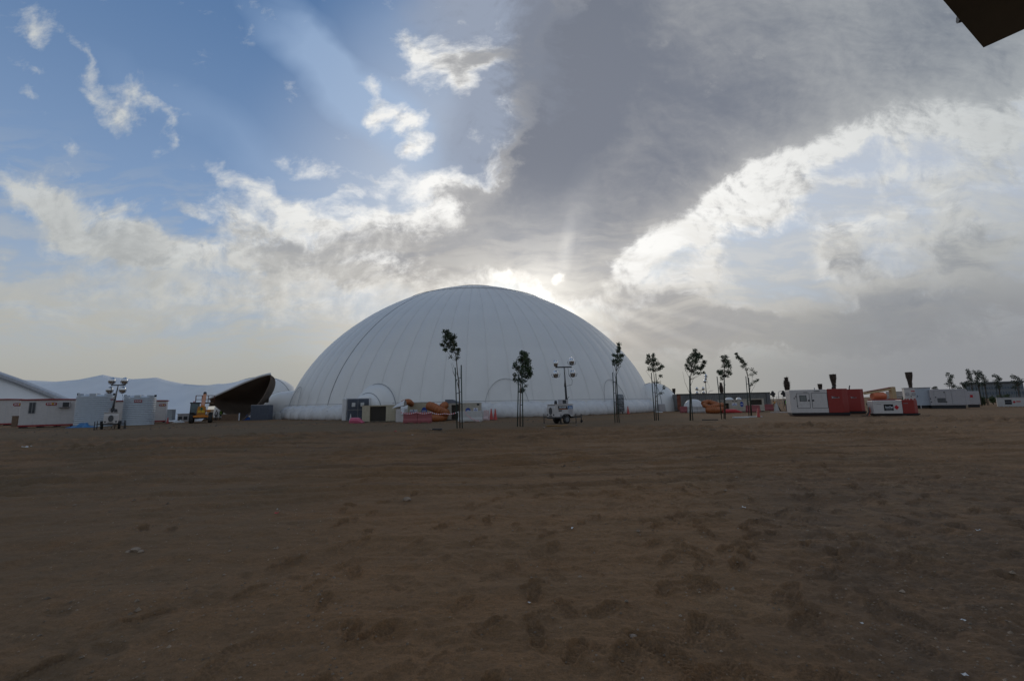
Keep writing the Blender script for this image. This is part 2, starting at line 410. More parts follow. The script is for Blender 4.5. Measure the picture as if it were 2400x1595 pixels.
def share(o, name, parent, loc=(0, 0, 0), rot=(0, 0, 0), scale=(1, 1, 1)):
    c = o.copy(); c.name = name; COL.objects.link(c); c.parent = parent; c.location = loc; c.rotation_euler = rot; c.scale = scale
    return c

def text(body, material, parent, loc, size, rot=(math.pi / 2, 0, 0), name='lettering', width=None, shear=0.0):
    cu = bpy.data.curves.new(name, 'FONT'); cu.body = body; cu.size = size; cu.align_x = 'CENTER'; cu.align_y = 'CENTER'; cu.extrude = .004; cu.shear = shear
    cu.offset = size * .012; cu.resolution_u = 3
    o = bpy.data.objects.new(name, cu); COL.objects.link(o); o.parent = parent; o.location = loc; o.rotation_euler = rot
    cu.materials.append(material)
    bpy.context.view_layer.update()
    if width and o.dimensions.x > 0: o.scale.x = width / o.dimensions.x
    me = bpy.data.meshes.new_from_object(o.evaluated_get(bpy.context.evaluated_depsgraph_get()))
    n = bpy.data.objects.new(name, me); COL.objects.link(n); n.parent = parent; n.location = loc; n.rotation_euler = rot; n.scale = o.scale
    bpy.data.objects.remove(o); bpy.data.curves.remove(cu); n.name = name
    if not me.materials: me.materials.append(material)
    return n

def place(u1, u2, vb, vt=None, rz=0.0):
    """front face on the ground seen from column u1 to u2, its middle foot on row vb, turned by rz: centre, width, height"""
    uc = (u1 + u2) / 2; c = gp(uc, vb)
    h = None if vt is None else at(uc, vt, c.y).z
    a, b = at(u1, vb, 1.0).x, at(u2, vb, 1.0).x; s = math.sin(rz)
    w = c.y * (b - a) / (math.cos(rz) - s * (a + b) / 2)
    ya, yb = c.y - w * s / 2, c.y + w * s / 2
    return Vector(((a * ya + b * yb) / 2, c.y, 0)), w, h

def push(c, dy):
    """the same line of sight, dy farther away"""
    return Vector((c[0] * (c[1] + dy) / c[1], c[1] + dy, 0))

# ------------------------------------------------------------------ ground: one sheet with real relief
def vnoise(x, y, seed):
    xi = np.floor(x).astype(np.int64); yi = np.floor(y).astype(np.int64); fx = x - xi; fy = y - yi
    fx = fx * fx * fx * (fx * (fx * 6 - 15) + 10); fy = fy * fy * fy * (fy * (fy * 6 - 15) + 10)
    def h(i, j):
        k = (i * 374761393 + j * 668265263 + seed * 974634777) & 0xffffffff
        k = ((k ^ (k >> 13)) * 1274126177) & 0xffffffff
        return ((k ^ (k >> 16)) & 0xffff) / 65535.0
    a, b, c, d = h(xi, yi), h(xi + 1, yi), h(xi, yi + 1), h(xi + 1, yi + 1)
    return (a + (b - a) * fx) * (1 - fy) + (c + (d - c) * fx) * fy - .5

def fbm(x, y, seed, oct=4, rough=.5):
    t = 0; a = 1.0
    for o in range(oct):
        t = t + a * vnoise(x * 2 ** o + 17.3 * o, y * 2 ** o - 9.1 * o, seed + o); a *= rough
    return t

TRACKS = []
rt = random.Random(3)
for k in range(20):
    yc = rt.uniform(5.0, 30); ang = rt.gauss(.13, .10); TRACKS.append((yc, math.tan(ang), rt.uniform(-.006, .006), rt.uniform(.10, .15) * (1 + yc / 22), rt.uniform(.6, 1.1) * (.5 + yc / 14.0), rt.uniform(0, 9)))
TRACKS += [(19.4, .64, -.012, .17, 1.2, 1.0), (17.5, .64, -.012, .17, 1.2, 3.0), (14.0, .05, .004, .15, 1.2, 2), (15.8, .05, .004, .15, 1.2, 5), (19, .02, .002, .26, 2.4, 4), (21.5, .02, .002, .26, 2.4, 7), (24, .03, .002, .3, 2.6, 0), (16.5, .10, .003, .22, 2.2, 1), (27.5, .0, .001, .34, 2.8, 3), (12.2, .12, .004, .17, 1.7, 6)]
PRINTS = []
rp = random.Random(21)
def trail(x, y, hd, n, step=.68, w=.11):
    for i in range(n):
        sgn = 1 if i % 2 else -1
        PRINTS.append((x + math.cos(hd) * step * i - math.sin(hd) * w * sgn, y + math.sin(hd) * step * i + math.cos(hd) * w * sgn, hd + rp.gauss(0, .12) - sgn * .1, rp.uniform(.5, 1.1), rp.uniform(.92, 1.08)))
        hd += rp.gauss(0, .05)
for a in [(-.9, 2.2, 1.75, 9), (-.1, 2.1, 1.5, 12), (.9, 2.3, 1.15, 10), (1.8, 3.0, .9, 14), (-3.2, 3.2, 1.1, 9), (.3, 3.3, .85, 13), (2.8, 2.6, 1.5, 12), (-2, 4.5, 1.2, 10), (1.5, 5.5, .9, 14), (4.4, 4.2, 1.9, 12), (-1.3, 2.9, 1.1, 12),
          (3.2, 6.0, 2.2, 12), (-.5, 5.0, 1.4, 12), (5.5, 6.5, 1.2, 12), (1.2, 2.0, 1.9, 8), (.4, 2.6, 1.0, 10), (2.3, 4.2, .6, 12)]: trail(*a)
for k in range(110):
    y = 2.0 + 12 * rp.random() ** 1.4; PRINTS.append((rp.uniform(-.9, 1.05) * y * .95, y, rp.gauss(1.6, .6), rp.uniform(.3, 1.0), rp.uniform(.85, 1.1)))
for k in range(110):
    y = 2.0 + 8 * rp.random(); PRINTS.append((rp.uniform(.25, 1.1) * y, y, rp.gauss(1.3, .8), rp.uniform(.4, 1.0), rp.uniform(.85, 1.1)))
DIMPLES = []
for k in range(420):
    y = 1.9 + 13 * rp.random() ** 1.5; DIMPLES.append((rp.uniform(-1.05, 1.1) * y, y, rp.uniform(.07, .16), rp.uniform(.006, .02), rp.uniform(0, 3)))

def height(x, y):
    r = np.hypot(x, y)
    fine = np.clip(1.4 - r / 30, 0, 1)
    h = .05 * fbm(x * .22, y * .35, 1, 3) * np.clip(r / 8, .3, 1.3)
    h += .055 * fbm(x * .45, y * 1.5, 5, 4, .55) * np.clip(1.3 - np.abs(r - 14) / 26, .0, 1)
    h += (.030 * fbm(x * 2.4, y * 2.7, 11, 4, .55) + .010 * fbm(x * 13, y * 13, 21, 3, .6)) * fine
    for (yc, sl, cu, w, dp, ph) in TRACKS:
        for off in (0, 1.7):
            d = (y - (yc + off + sl * x + cu * x * x)) / math.sqrt(1 + sl * sl)
            k = np.exp(-(d / w) ** 4)
            lug = np.sin(x * 34 + 9 * np.abs(d) / w + ph)
            mod = np.clip(.7 + 1.6 * vnoise(x * .35 + ph, d * 0 + ph, 77), 0.1, 1.2)
            h += 1.35 * dp * mod * (-.024 * k + .009 * k * lug + .019 * np.exp(-((np.abs(d) - w * 1.5) / (w * .5)) ** 2))
    # churned, cloddy patch at the right and pale humps in the middle distance
    churn = np.clip(vnoise(x * .5 + 3, y * .6, 91) * 2.2 + np.clip((x - 1.2 - .12 * y) / 3, -1, .9), 0, 1)
    h += churn * fine * .05 * np.abs(fbm(x * 5, y * 6, 31, 4, .6))
    hump = np.exp(-((x - 30) / 9) ** 2 - ((y - 31) / 3.0) ** 2)
    h += hump * (.16 + .25 * np.abs(fbm(x * .9, y * 1.3, 41, 4)))
    berm = np.exp(-((y - 46 - .03 * x) / 1.3) ** 2) * np.clip((4 - x) / 12, 0, 1)
    h += berm * .20 * np.abs(fbm(x * 1.3, y * 1.3, 51, 4, .6))
    for (px, py, rr_, dp, hd) in DIMPLES:
        sel = np.nonzero((np.abs(x - px) < .5) & (np.abs(y - py) < .5))[0]
        if len(sel) == 0: continue
        dx, dy = x[sel] - px, y[sel] - py
        e = np.hypot(dx * math.cos(hd) + dy * math.sin(hd), 1.5 * (-dx * math.sin(hd) + dy * math.cos(hd))) / rr_ * (1 + .5 * vnoise(dx * 9 + px * 5, dy * 9, 67))
        h[sel] += dp * (-np.exp(-e ** 2 * 1.2) + .55 * np.exp(-((e - 1.45) / .4) ** 2))
    for (px, py, hd, dp, sc) in PRINTS:
        sel = np.nonzero((np.abs(x - px) < .3) & (np.abs(y - py) < .3))[0]
        if len(sel) == 0: continue
        dx, dy = x[sel] - px, y[sel] - py
        a = (dx * math.cos(hd) + dy * math.sin(hd)) / sc; b = (-dx * math.sin(hd) + dy * math.cos(hd)) / sc
        e = np.minimum(((a - .055) / .115) ** 2 + (b / .058) ** 2, ((a + .095) / .062) ** 2 + (b / .044) ** 2)
        e = e + .3 * vnoise(dx * 18 + px * 7, dy * 22 + py * 7, 61)
        ins = np.clip((1.25 - e) / .5, 0, 1); ins = ins * ins * (3 - 2 * ins)
        rim = np.exp(-((e - 1.75) / .55) ** 2)
        tread = np.where(np.sin(a * 165 + 5 * np.abs(b) * 14) > 0, 1.0, -1.0)
        h[sel] = h[sel] * (1 - .5 * ins) + dp * (-.019 * ins + .0065 * ins * tread + .015 * rim * (1 + 1.2 * vnoise(dx * 40, dy * 40, 71)))
    flat = np.clip((r - 55) / 20, 0, 1)
    return h * (1 - flat)

def build_ground():
    rows = []
    c = 1.65 * FPX
    v = 660.0 * 1.12
    rr = [.35, .7, 1.0, 1.25, 1.45]
    while v > 5:
        rr.append(c / v * 1.0)
        v -= 1.6 if v > 400 else 1.2 if v > 210 else .75 if v > 60 else .9
    r = rr[-1]
    while r < 9000: r *= 1.25; rr.append(r)
    rr = np.array([q for i, q in enumerate(rr) if i < 5 or q > 1.6])
    th = np.concatenate([np.linspace(-1.03, 1.03, 1080), np.linspace(1.03, 2 * math.pi - 1.03, 50)[1:-1]])
    T, Rr = np.meshgrid(th, rr)
    # rings bow outwards like straight rows across the view
    x = (Rr * np.sin(T)).ravel(); y = (Rr * np.cos(T)).ravel()
    z = height(x, y)
    nr, nc = len(rr), len(th)
    co = np.stack([x, y, z], 1); co = np.vstack([co, [[0, 0, 0]]])
    i, j = np.meshgrid(np.arange(nr - 1), np.arange(nc), indexing='ij'); j2 = (j + 1) % nc
    f = np.stack([i * nc + j, (i + 1) * nc + j, (i + 1) * nc + j2, i * nc + j2], -1).reshape(-1, 4)
    tri = np.array([[nr * nc, k, (k + 1) % nc] for k in range(nc)])
    me = bpy.data.meshes.new('ground')
    me.vertices.add(len(co)); me.vertices.foreach_set('co', co.ravel().astype(np.float32))
    nl = f.size + tri.size
    me.loops.add(nl); me.loops.foreach_set('vertex_index', np.concatenate([f.ravel(), tri.ravel()]).astype(np.int32))
    st = np.concatenate([np.arange(len(f)) * 4, len(f) * 4 + np.arange(len(tri)) * 3]); me.polygons.add(len(st))
    me.polygons.foreach_set('loop_start', st.astype(np.int32))
    me.update(calc_edges=True); me.validate()
    me.polygons.foreach_set('use_smooth', np.ones(len(st), bool))
    o = bpy.data.objects.new('ground', me); COL.objects.link(o); o['kind'] = 'structure'
    mt = bpy.data.materials.new('sand'); mt.use_nodes = True; nt = mt.node_tree; b = nt.nodes['Principled BSDF']; D = DSL(nt)
    P = D.n('ShaderNodeNewGeometry').outputs['Position']
    X, Y, Z = D.sep(P)
    n1 = D.noise(P, .35, 6, .6); n2 = D.noise(P, 2.2, 8, .65); n3 = D.noise(P, 90, 4, .7); n4 = D.noise(D.vm('MULTIPLY', P, (.25, 1.2, 1)), .8, 6, .6)
    col = D.mix(D.ss(n1, .35, .65), (0.282, 0.156, 0.076, 1), (0.219, 0.128, 0.066, 1))
    col = D.mix(D.mul(D.ss(n4, .46, .64), .55), col, (0.308, 0.159, 0.072, 1))
    col = D.mix(D.mul(D.ss(n2, .48, .70), .45), col, (0.163, 0.099, 0.055, 1))
    # grey gravel haul road across the site
    wob = D.mul(D.sub(n1, .5), 16.0)
    yy = D.add(D.sub(Y, D.mul(X, .09)), wob)
    road = D.mul(D.ss(yy, 27, 33), D.ss(yy, 60, 52))
    road2 = D.mul(D.ss(yy, 40, 42.5), D.ss(yy, 47.5, 45.5))
    road = D.mul(road, D.sub(1.0, D.mul(road2, .7)))
    road = D.mul(road, D.ss(X, 24, 4, .25, 1.0))
    col = D.mix(D.mul(road, D.ss(n2, .25, .6, .55, .95)), col, (0.163, 0.120, 0.074, 1))
    lefty = D.mul(D.ss(X, -4, -15), D.ss(n1, .40, .58))
    col = D.mix(D.mul(lefty, .75), col, (0.149, 0.106, 0.060, 1))
    n5 = D.noise(D.vm('MULTIPLY', P, (.07, 1.5, 1)), 1.1, 7, .6)
    col = D.mix(D.mul(D.mul(D.ss(n5, .50, .66), D.ss(Y, 6, 11)), D.ss(Y, 40, 24, 0, .62)), col, (0.094, 0.067, 0.050, 1))
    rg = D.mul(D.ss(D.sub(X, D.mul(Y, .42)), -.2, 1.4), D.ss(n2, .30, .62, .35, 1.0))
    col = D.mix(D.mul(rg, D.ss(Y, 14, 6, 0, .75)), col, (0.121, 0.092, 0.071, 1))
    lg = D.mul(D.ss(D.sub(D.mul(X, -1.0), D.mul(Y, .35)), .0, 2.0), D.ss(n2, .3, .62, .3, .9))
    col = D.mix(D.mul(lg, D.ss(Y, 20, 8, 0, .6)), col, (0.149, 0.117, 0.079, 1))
    # pale dry crust on churned patches
    pale = D.mul(D.ss(D.noise(P, .8, 5, .6), .56, .68), D.ss(X, -2, 4))
    col = D.mix(D.mul(pale, .45), col, (0.330, 0.213, 0.121, 1))
    col = D.mix(D.ss(D.noise(P, 28, 4, .7),   .42, .66, 0, .5), col, (0.117, 0.083, 0.057, 1))
    col = D.mix(D.ss(n3, .35, .66, 0, .8), col, (0.142, 0.085, 0.044, 1))
    col = D.mix(D.mul(D.ss(D.noise(P, 45, 2, .5), .70, .76), .5), col, (0.498, 0.338, 0.193, 1))
    D.plug(b.inputs['Base Color'], col); b.inputs['Roughness'].default_value = .95; b.inputs['Specular IOR Level'].default_value = .12
    b1 = D.n('ShaderNodeBump'); b1.inputs['Strength'].default_value = .85; b1.inputs['Distance'].default_value = .03
    D.plug(b1.inputs['Height'], D.noise(P, 9, 8, .65))
    b2 = D.n('ShaderNodeBump'); b2.inputs['Strength'].default_value = 1.0; b2.inputs['Distance'].default_value = .006
    D.plug(b2.inputs['Height'], D.noise(P, 75, 5, .7)); nt.links.new(b1.outputs[0], b2.inputs['Normal'])
    b3 = D.n('ShaderNodeBump'); b3.inputs['Strength'].default_value = .8; b3.inputs['Distance'].default_value = .25
    D.plug(b3.inputs['Height'], D.noise(D.vm('MULTIPLY', P, (.3, 1.0, 1)), .9, 6, .6)); nt.links.new(b2.outputs[0], b3.inputs['Normal'])
    nt.links.new(b3.outputs[0], b.inputs['Normal'])
    me.materials.append(mt)
build_ground()

# ------------------------------------------------------------------ big air-supported dome
DX, DY, DA, DH = -7.218, 87.0, 32.75, 24.55
def dome_r(z):                     # radius of the shell at height z
    s = min(1.0, max(0.0, z / DH)) ** (1.706 / 2)
    return DA * max(0.0, 1 - s * s) ** (1 / 1.706)
def dome_prof(t):                  # t 0..1 from foot to crown
    ph = t * math.pi / 2
    return DA * math.cos(ph) ** (2 / 1.706), DH * math.sin(ph) ** (2 / 1.706)
def dome_pt(az, z, off=0.0):       # az measured from the side that faces the camera (-y), positive to the right
    r = dome_r(z) + off
    return Vector((DX + r * math.sin(az), DY - r * math.cos(az), z))

def build_dome():
    t0 = thing('dome_hall', 'huge white inflated dome with vertical seams rising behind the young trees', 'dome', (DX, DY, 0))
    NG = 72; half = math.pi / NG
    P = []
    ts = [i / 26 for i in range(24)]
    for t in ts:
        r, z = dome_prof(t); row = []
        wdt = r * 2 * half
        for k in range(7):
            u = -1 + k / 3.0
            rr = r + 0.045 * wdt * (1 - abs(u) ** 2.0) - .012
            a = u * half * .9985
            row.append((rr * math.sin(a), -rr * math.cos(a), z + .03 * wdt * (1 - u * u) * (z / DH)))
        P.append(row)
    first = MB().grid(P).build('membrane_panel', MEMBRANE, t0)
    for g in range(1, NG): share(first, 'membrane_panel', t0, rot=(0, 0, 2 * half * g))
    P = [[((dome_prof(t)[0] + .02) * math.sin(a), -(dome_prof(t)[0] + .02) * math.cos(a), dome_prof(t)[1] + .02) for a in (half - 0.03 / max(3, dome_prof(t)[0]), half + 0.03 / max(3, dome_prof(t)[0]))] for t in ts]
    first = MB().grid(P).build('weld_strip', mat('weld_grey', (.71, .69, .655), .45, vary=.06, scale=.4), t0)
    for g in range(1, NG): share(first, 'weld_strip', t0, rot=(0, 0, 2 * half * g))
    # crown sheet over the top of the gores
    P = []
    for i in range(9):
        t = ts[22] + (1 - ts[22]) * i / 8 * .999
        r, z = dome_prof(t)
        P.append([((r + .04) * math.sin(a), -(r + .04) * math.cos(a), z + .10) for a in np.linspace(0, 2 * math.pi, 65)[:-1]])
    MB().grid(P, closed=True).build('crown_sheet', MEMBRANE, t0)
    r, z = dome_prof(ts[18])
    MB().tube([((r + .12) * math.sin(a), -(r + .12) * math.cos(a), z + .06) for a in np.linspace(0, 2 * math.pi, 97)], .04, 6).build('ring_cable', SEAM, t0)
    for a in (math.radians(-32.5),):
        MB().tube([Vector(dome_pt(a, dome_prof(t)[1], .02)) - Vector((DX, DY, 0)) for t in np.linspace(.03, .69, 30)], .045, 5).build('seam_cable', SEAM, t0)
    # arch outlines of the closed-off tunnel doors
    for az, hw, hh in ((.20, 2.75, 4.6), (.72, 2.5, 4.6), (-.9, 2.7, 4.6)):
        pts = []
        for w in np.linspace(0, math.pi, 25):
            z = hh * math.sin(w) ** .8 + .2; pts.append(dome_pt(az - hw * math.cos(w) / (DA - 1), z, .24) - Vector((DX, DY, 0)))
        MB().tube(pts, .035, 5).build('door_arch', mat('arch_grey', (.42, .42, .41), .6), t0)
    # patched stains left by old fittings
    # puffed skirt of sheeted ballast bags around the foot
    rnd = random.Random(5)
    def puff(seed):
        P = []; n = 64
        w = 2 * math.pi / n * (DA + 1.2) * .5
        for i in range(11):
            a = i / 10; prof = [(.0, 1.95), (.55, 1.98), (1.15, 1.78), (1.62, 1.4), (1.9, .9), (1.95, .45), (1.85, .12), (1.75, .0), (1.2, -.02), (.6, -.02), (.0, -.02)][i]
            row = []
            for k in range(9):
                u = -1 + k / 4.0
                bul = (1 - abs(u) ** 3) ** .6
                x = u * w * 1.012; rad = prof[0] * (.80 + .20 * bul) + .05 * math.sin(seed + k * 2.1 + i * 1.3)
                row.append((x, -(rad + DA - .9), max(-.02, prof[1] * (.86 + .14 * bul) + .05 * math.sin(seed * 3 + k * 1.7 + i))))
            P.append(row)
        return MB().grid(P)
    protos = [puff(s).build('skirt_bag', BAGSKIN, t0) for s in (0, 2, 4.4)]
    for k in range(3, 64):
        share(protos[k % 3], 'skirt_bag', t0, rot=(0, 0, 2 * math.pi / 64 * k), scale=(1, 1, 1))
    for k in (1, 2): protos[k].rotation_euler[2] = 2 * math.pi / 64 * k
    MB().tube([((DA + .35) * math.sin(a), -(DA + .35) * math.cos(a), 2.04) for a in np.linspace(0, 2 * math.pi, 129)], .03, 5).build('skirt_rope', mat('rope_grey', (.42, .42, .42), .7), t0)
    # inflated entrance lobe on the front left
    az = -.315
    c = dome_pt(az, 0) - Vector((DX, DY, 0)); P = []
    n = Vector((math.sin(az - .15), -math.cos(az - .15), 0)); s = Vector((-n.y, n.x, 0))
    for i in range(11):
        a = i / 10; d = -1.6 + 3.3 * a; k = (1 - max(0, (a - .25) / .75) ** 2.6) ** .5 if a < 1 else .0
        k = max(k, .70)
        row = []
        for w in np.linspace(0, math.pi, 17):
            rid = .04 * math.sin(a * 28)
            row.append(c + n * d + s * (-math.cos(w) * 3.1 * k) + Vector((0, 0, max(0, math.sin(w)) ** .75 * 4.4 * k * (1 + rid * .3))))
        P.append(row)
    end = P[-1]; cc = sum((Vector(p) for p in end), Vector()) / len(end)
    P.append([cc + (Vector(p) - cc) * .55 + n * .25 for p in end]); P.append([cc + n * .3 for p in end])
    MB().grid(P).build('entrance_lobe', MEMBRANE, t0)
    for q in (3, 8): MB().tube([Vector(v) + Vector((0, 0, .03)) - n * .02 for v in P[q]], .06, 5).build('lobe_seam', SEAM, t0)
    return t0
build_dome()

# framed air-lock doorway at the foot of the entrance lobe
def airlock():
    c, w, h = place(813, 863, 985.5, 934)
    t = thing('air_lock_door', 'dark louvred double door with two white notices under the entrance lobe', 'door', c)
    MB().bx(-w / 2 - .05, w / 2 + .05, .08, 1.6, 0, h + .08).build('surround', BAGSKIN, t)
    MB().bx(-w / 2 - .62, -w / 2 - .08, -.1, 1.2, 0, h + .1).build('side_padding', BAGSKIN, t, bevel=.12)
    for sx in (-1, 1):
        l = MB()
        x0, x1 = (-w / 2, -.02) if sx < 0 else (.02, w / 2)
        l.bx(x0, x1, .02, .07, .05, h)
        leaf = l.build('door_leaf', LOUVRE, t)
        for z0, z1 in ((.12, h * .48), (h * .52, h - .1)):
            sl = MB(); z = z0
            while z < z1:
                sl.box(((x0 + x1) / 2, .01, z), (x1 - x0 - .16, .02, .05), rx=.5); z += .085
            o = sl.build('louvre', LOUVRE, leaf); o['kind'] = 'stuff'
        MB().bx(x0, x1, -.012, .018, h * .485, h * .515).build('rail', GREYMETAL, leaf)
        px = (x0 + x1) / 2 + (.12 if sx < 0 else -.12)
        MB().bx(px - .21, px + .21, -.03, -.014, h * .64, h * .82).build('notice', PAPER, leaf)
    MB().box((0, -.008, h * .5), (.05, .03, h - .1)).build('centre_post', GREYMETAL, t)
airlock()

def hump(name, label, cat, uc, v_top, vb, hw_px, depth, dy=0.0, m=MEMBRANE, arch=False, pw=1.0, seams=0):
    c, w, h = place(uc - hw_px, uc + hw_px, vb, v_top)
    c = Vector((c.x * (c.y + dy) / c.y, c.y + dy, 0)); k = (c - EYE).dot(F_) / FPX
    h = at(uc, v_top, c.y).z; w = 2 * hw_px * k
    t = thing(name, label, cat, c)
    P = []
    for i in range(13):
        a = math.pi / 2 * i / 12
        P.append([(w / 2 * math.cos(a) ** pw * math.cos(b), depth * math.cos(a) ** pw * math.sin(b), h * math.sin(a)) for b in np.linspace(0, 2 * math.pi, 41)[:-1]])
    MB().grid(P, closed=True).build('membrane', m, t)
    for k2 in range(seams):
        b = math.pi * (1.1 + .8 * k2 / max(1, seams - 1))
        MB().tube([(w / 2 * math.cos(a) ** pw * math.cos(b) * 1.004, depth * math.cos(a) ** pw * math.sin(b) * 1.004, h * math.sin(a) * 1.004 + .01) for a in np.linspace(.05, 1.5, 14)], .05, 5).build('seam', SEAM, t)
    return t
hump('dome_annex', 'small smooth white half dome bulging from the right foot of the huge dome', 'dome', 1532, 897, 963, 58, 4.5, 1.0, seams=3)
hump('small_dome', 'smaller white dome peeping out behind the tip of the dark tent canopy', 'dome', 610, 884, 980, 96, 8, 22, pw=.8, seams=4)
hump('tunnel_lobe', 'low white inflated tunnel joining the small dome to the huge dome', 'tunnel', 690, 915, 981, 82, 5, 8, pw=.7, seams=2)

# ------------------------------------------------------------------ tensile tents on the left
def build_tents():
    t = thing('tensile_tent', 'long pale tensile fabric tent with peaked wavy ridge behind the cabins and tanks', 'tent', (0, 0, 0))
    ridge = [(-120, 880), (0, 884), (60, 890), (130, 894), (185, 889), (215, 883), (241, 877.5), (265, 883), (310, 888), (345, 886), (366, 884), (395, 892), (430, 899), (465, 902), (490, 902), (505, 899.5), (515, 898), (522, 899.5), (545, 896), (575, 889), (605, 881.5), (634, 874.5)]
    def rid(u):
        for (a, b) in zip(ridge, ridge[1:]):
            if a[0] <= u <= b[0]: return a[1] + (b[1] - a[1]) * (u - a[0]) / (b[0] - a[0])
        return ridge[-1][1]
    lip = [(490, 935), (510, 925.5), (535, 914), (570, 898), (605, 884), (620, 879.5), (634, 876.5)]
    def lp(u):
        for (a, b) in zip(lip, lip[1:]):
            if a[0] <= u <= b[0]: return a[1] + (b[1] - a[1]) * (u - a[0]) / (b[0] - a[0])
        return lip[-1][1]
    P = []; us = list(range(-120, 634, 8)) + [634]
    for u in us:
        Yr = 88 if u < 430 else 88 - 20 * (u - 430) / 204.0
        top = at(u, rid(u), Yr)
        if u < 478: foot = Vector((at(u, 985, 66).x, 66, 0)); conc = 1.25
        else:
            k = min(1, (u - 478) / 16.0)
            Yl = 66 - 2 * min(1, (u - 478) / 150); f = at(u, lp(max(490, u)), Yl)
            foot = Vector((at(u, 985, 66).x, 66, 0)).lerp(f, k); conc = 1.0
        col = []
        for j in range(17):
            s = j / 12.0
            if s <= 1: q = foot.lerp(top, s); q.z = foot.z + (top.z - foot.z) * s ** conc
            else:
                q = top + (top - foot) * (s - 1); q.z = top.z * (1 - (s - 1) * 1.9)
            col.append(q)
        P.append(col)
    MB().grid(P, flip=True).build('fabric_roof', TENTSKIN, t)
    # rolled front edge of the canopy
    MB().tube([at(u, lp(u) - .8, 66 - 2 * min(1, (u - 478) / 150)) - Vector((0, .05, 0)) for u in range(490, 635, 9)], .17, 8).build('edge_roll', TENTSKIN, t)
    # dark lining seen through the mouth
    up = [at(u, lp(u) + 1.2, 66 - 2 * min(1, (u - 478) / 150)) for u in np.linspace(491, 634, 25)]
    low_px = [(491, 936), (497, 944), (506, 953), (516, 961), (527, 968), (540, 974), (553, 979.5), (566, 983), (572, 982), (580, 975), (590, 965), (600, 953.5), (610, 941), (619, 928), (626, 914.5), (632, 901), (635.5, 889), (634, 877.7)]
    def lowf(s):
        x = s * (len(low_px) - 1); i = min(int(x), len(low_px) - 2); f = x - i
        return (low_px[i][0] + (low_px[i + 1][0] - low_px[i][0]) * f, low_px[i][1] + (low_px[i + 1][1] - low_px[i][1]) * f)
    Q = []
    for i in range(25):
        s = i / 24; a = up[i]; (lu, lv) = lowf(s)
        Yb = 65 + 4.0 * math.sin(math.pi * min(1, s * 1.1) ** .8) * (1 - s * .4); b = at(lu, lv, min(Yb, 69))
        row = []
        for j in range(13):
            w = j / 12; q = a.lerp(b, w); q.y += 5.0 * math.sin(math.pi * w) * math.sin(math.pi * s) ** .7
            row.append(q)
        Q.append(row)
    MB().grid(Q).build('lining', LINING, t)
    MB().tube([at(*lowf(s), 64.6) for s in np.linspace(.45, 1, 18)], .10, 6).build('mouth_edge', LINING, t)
    # nearer sloping wing with its thick edge band
    w = thing('tent_wing', 'nearer bluish tent wing with a thick sloping grey edge band at the far left', 'tent', (0, 0, 0))
    top = [(-140, 836), (-60, 858), (0, 879), (40, 893), (80, 909), (120, 925), (150, 938), (172, 948)]
    def tf(u):
        for (a, b) in zip(top, top[1:]):
            if a[0] <= u <= b[0]: return a[1] + (b[1] - a[1]) * (u - a[0]) / (b[0] - a[0])
    P = []; us = np.linspace(-140, 172, 30)
    for u in us:
        a = at(u, tf(u) + 3, 69); b = Vector((at(u, 985, 66).x, 66, 0))
        P.append([b.lerp(a, j / 8) + Vector((0, 0, -.25 * math.sin(math.pi * j / 8))) for j in range(9)] + [a + Vector((0, 4, -2.0)), a + Vector((0, 8, -a.z))])
    MB().grid(P, flip=True).build('fabric_wall', TENTSKIN, w)
    band = MB()
    pts = [at(u, tf(u), 68.6) for u in us]
    R = []
    for p in pts:
        k = .34; R.append([p + Vector((0, 0, -k)), p + Vector((0, -.25, -k * .6)), p + Vector((0, -.22, k * .7)), p + Vector((0, .1, k)), p + Vector((0, .9, k * .8)), p + Vector((0, .9, -k))])
    band.grid(R, closed=True, smooth=False, flip=True).build('edge_band', mat('grey_band', (.40, .41, .43), .6), w)
    MB().tube([p + Vector((0, -.3, -.38)) for p in pts], .05, 5).build('edge_cord', SEAM, w)
build_tents()

# ------------------------------------------------------------------ site cabins with the red hire badge
def badge(parent, x, z, w, y=-.03):
    h = w * .40; b = MB(); n = 20; poly = []
    for k in range(n):
        a = 2 * math.pi * k / n
        poly.append(((w / 2 - h / 2) * (1 if math.cos(a) > 0 else -1) + h / 2 * math.cos(a), h / 2 * math.sin(a)))
    o = b.prism([(x + p[0], z + p[1]) for p in poly], y, y + .025).build('badge', CABIN_RED, parent)
    text('BYR   E', WPRINT, o, (x, y - .006, z), h * .72, width=w * .74)
    text('N', YTEXT, o, (x + w * .135, y - .006, z), h * .72)
    return o

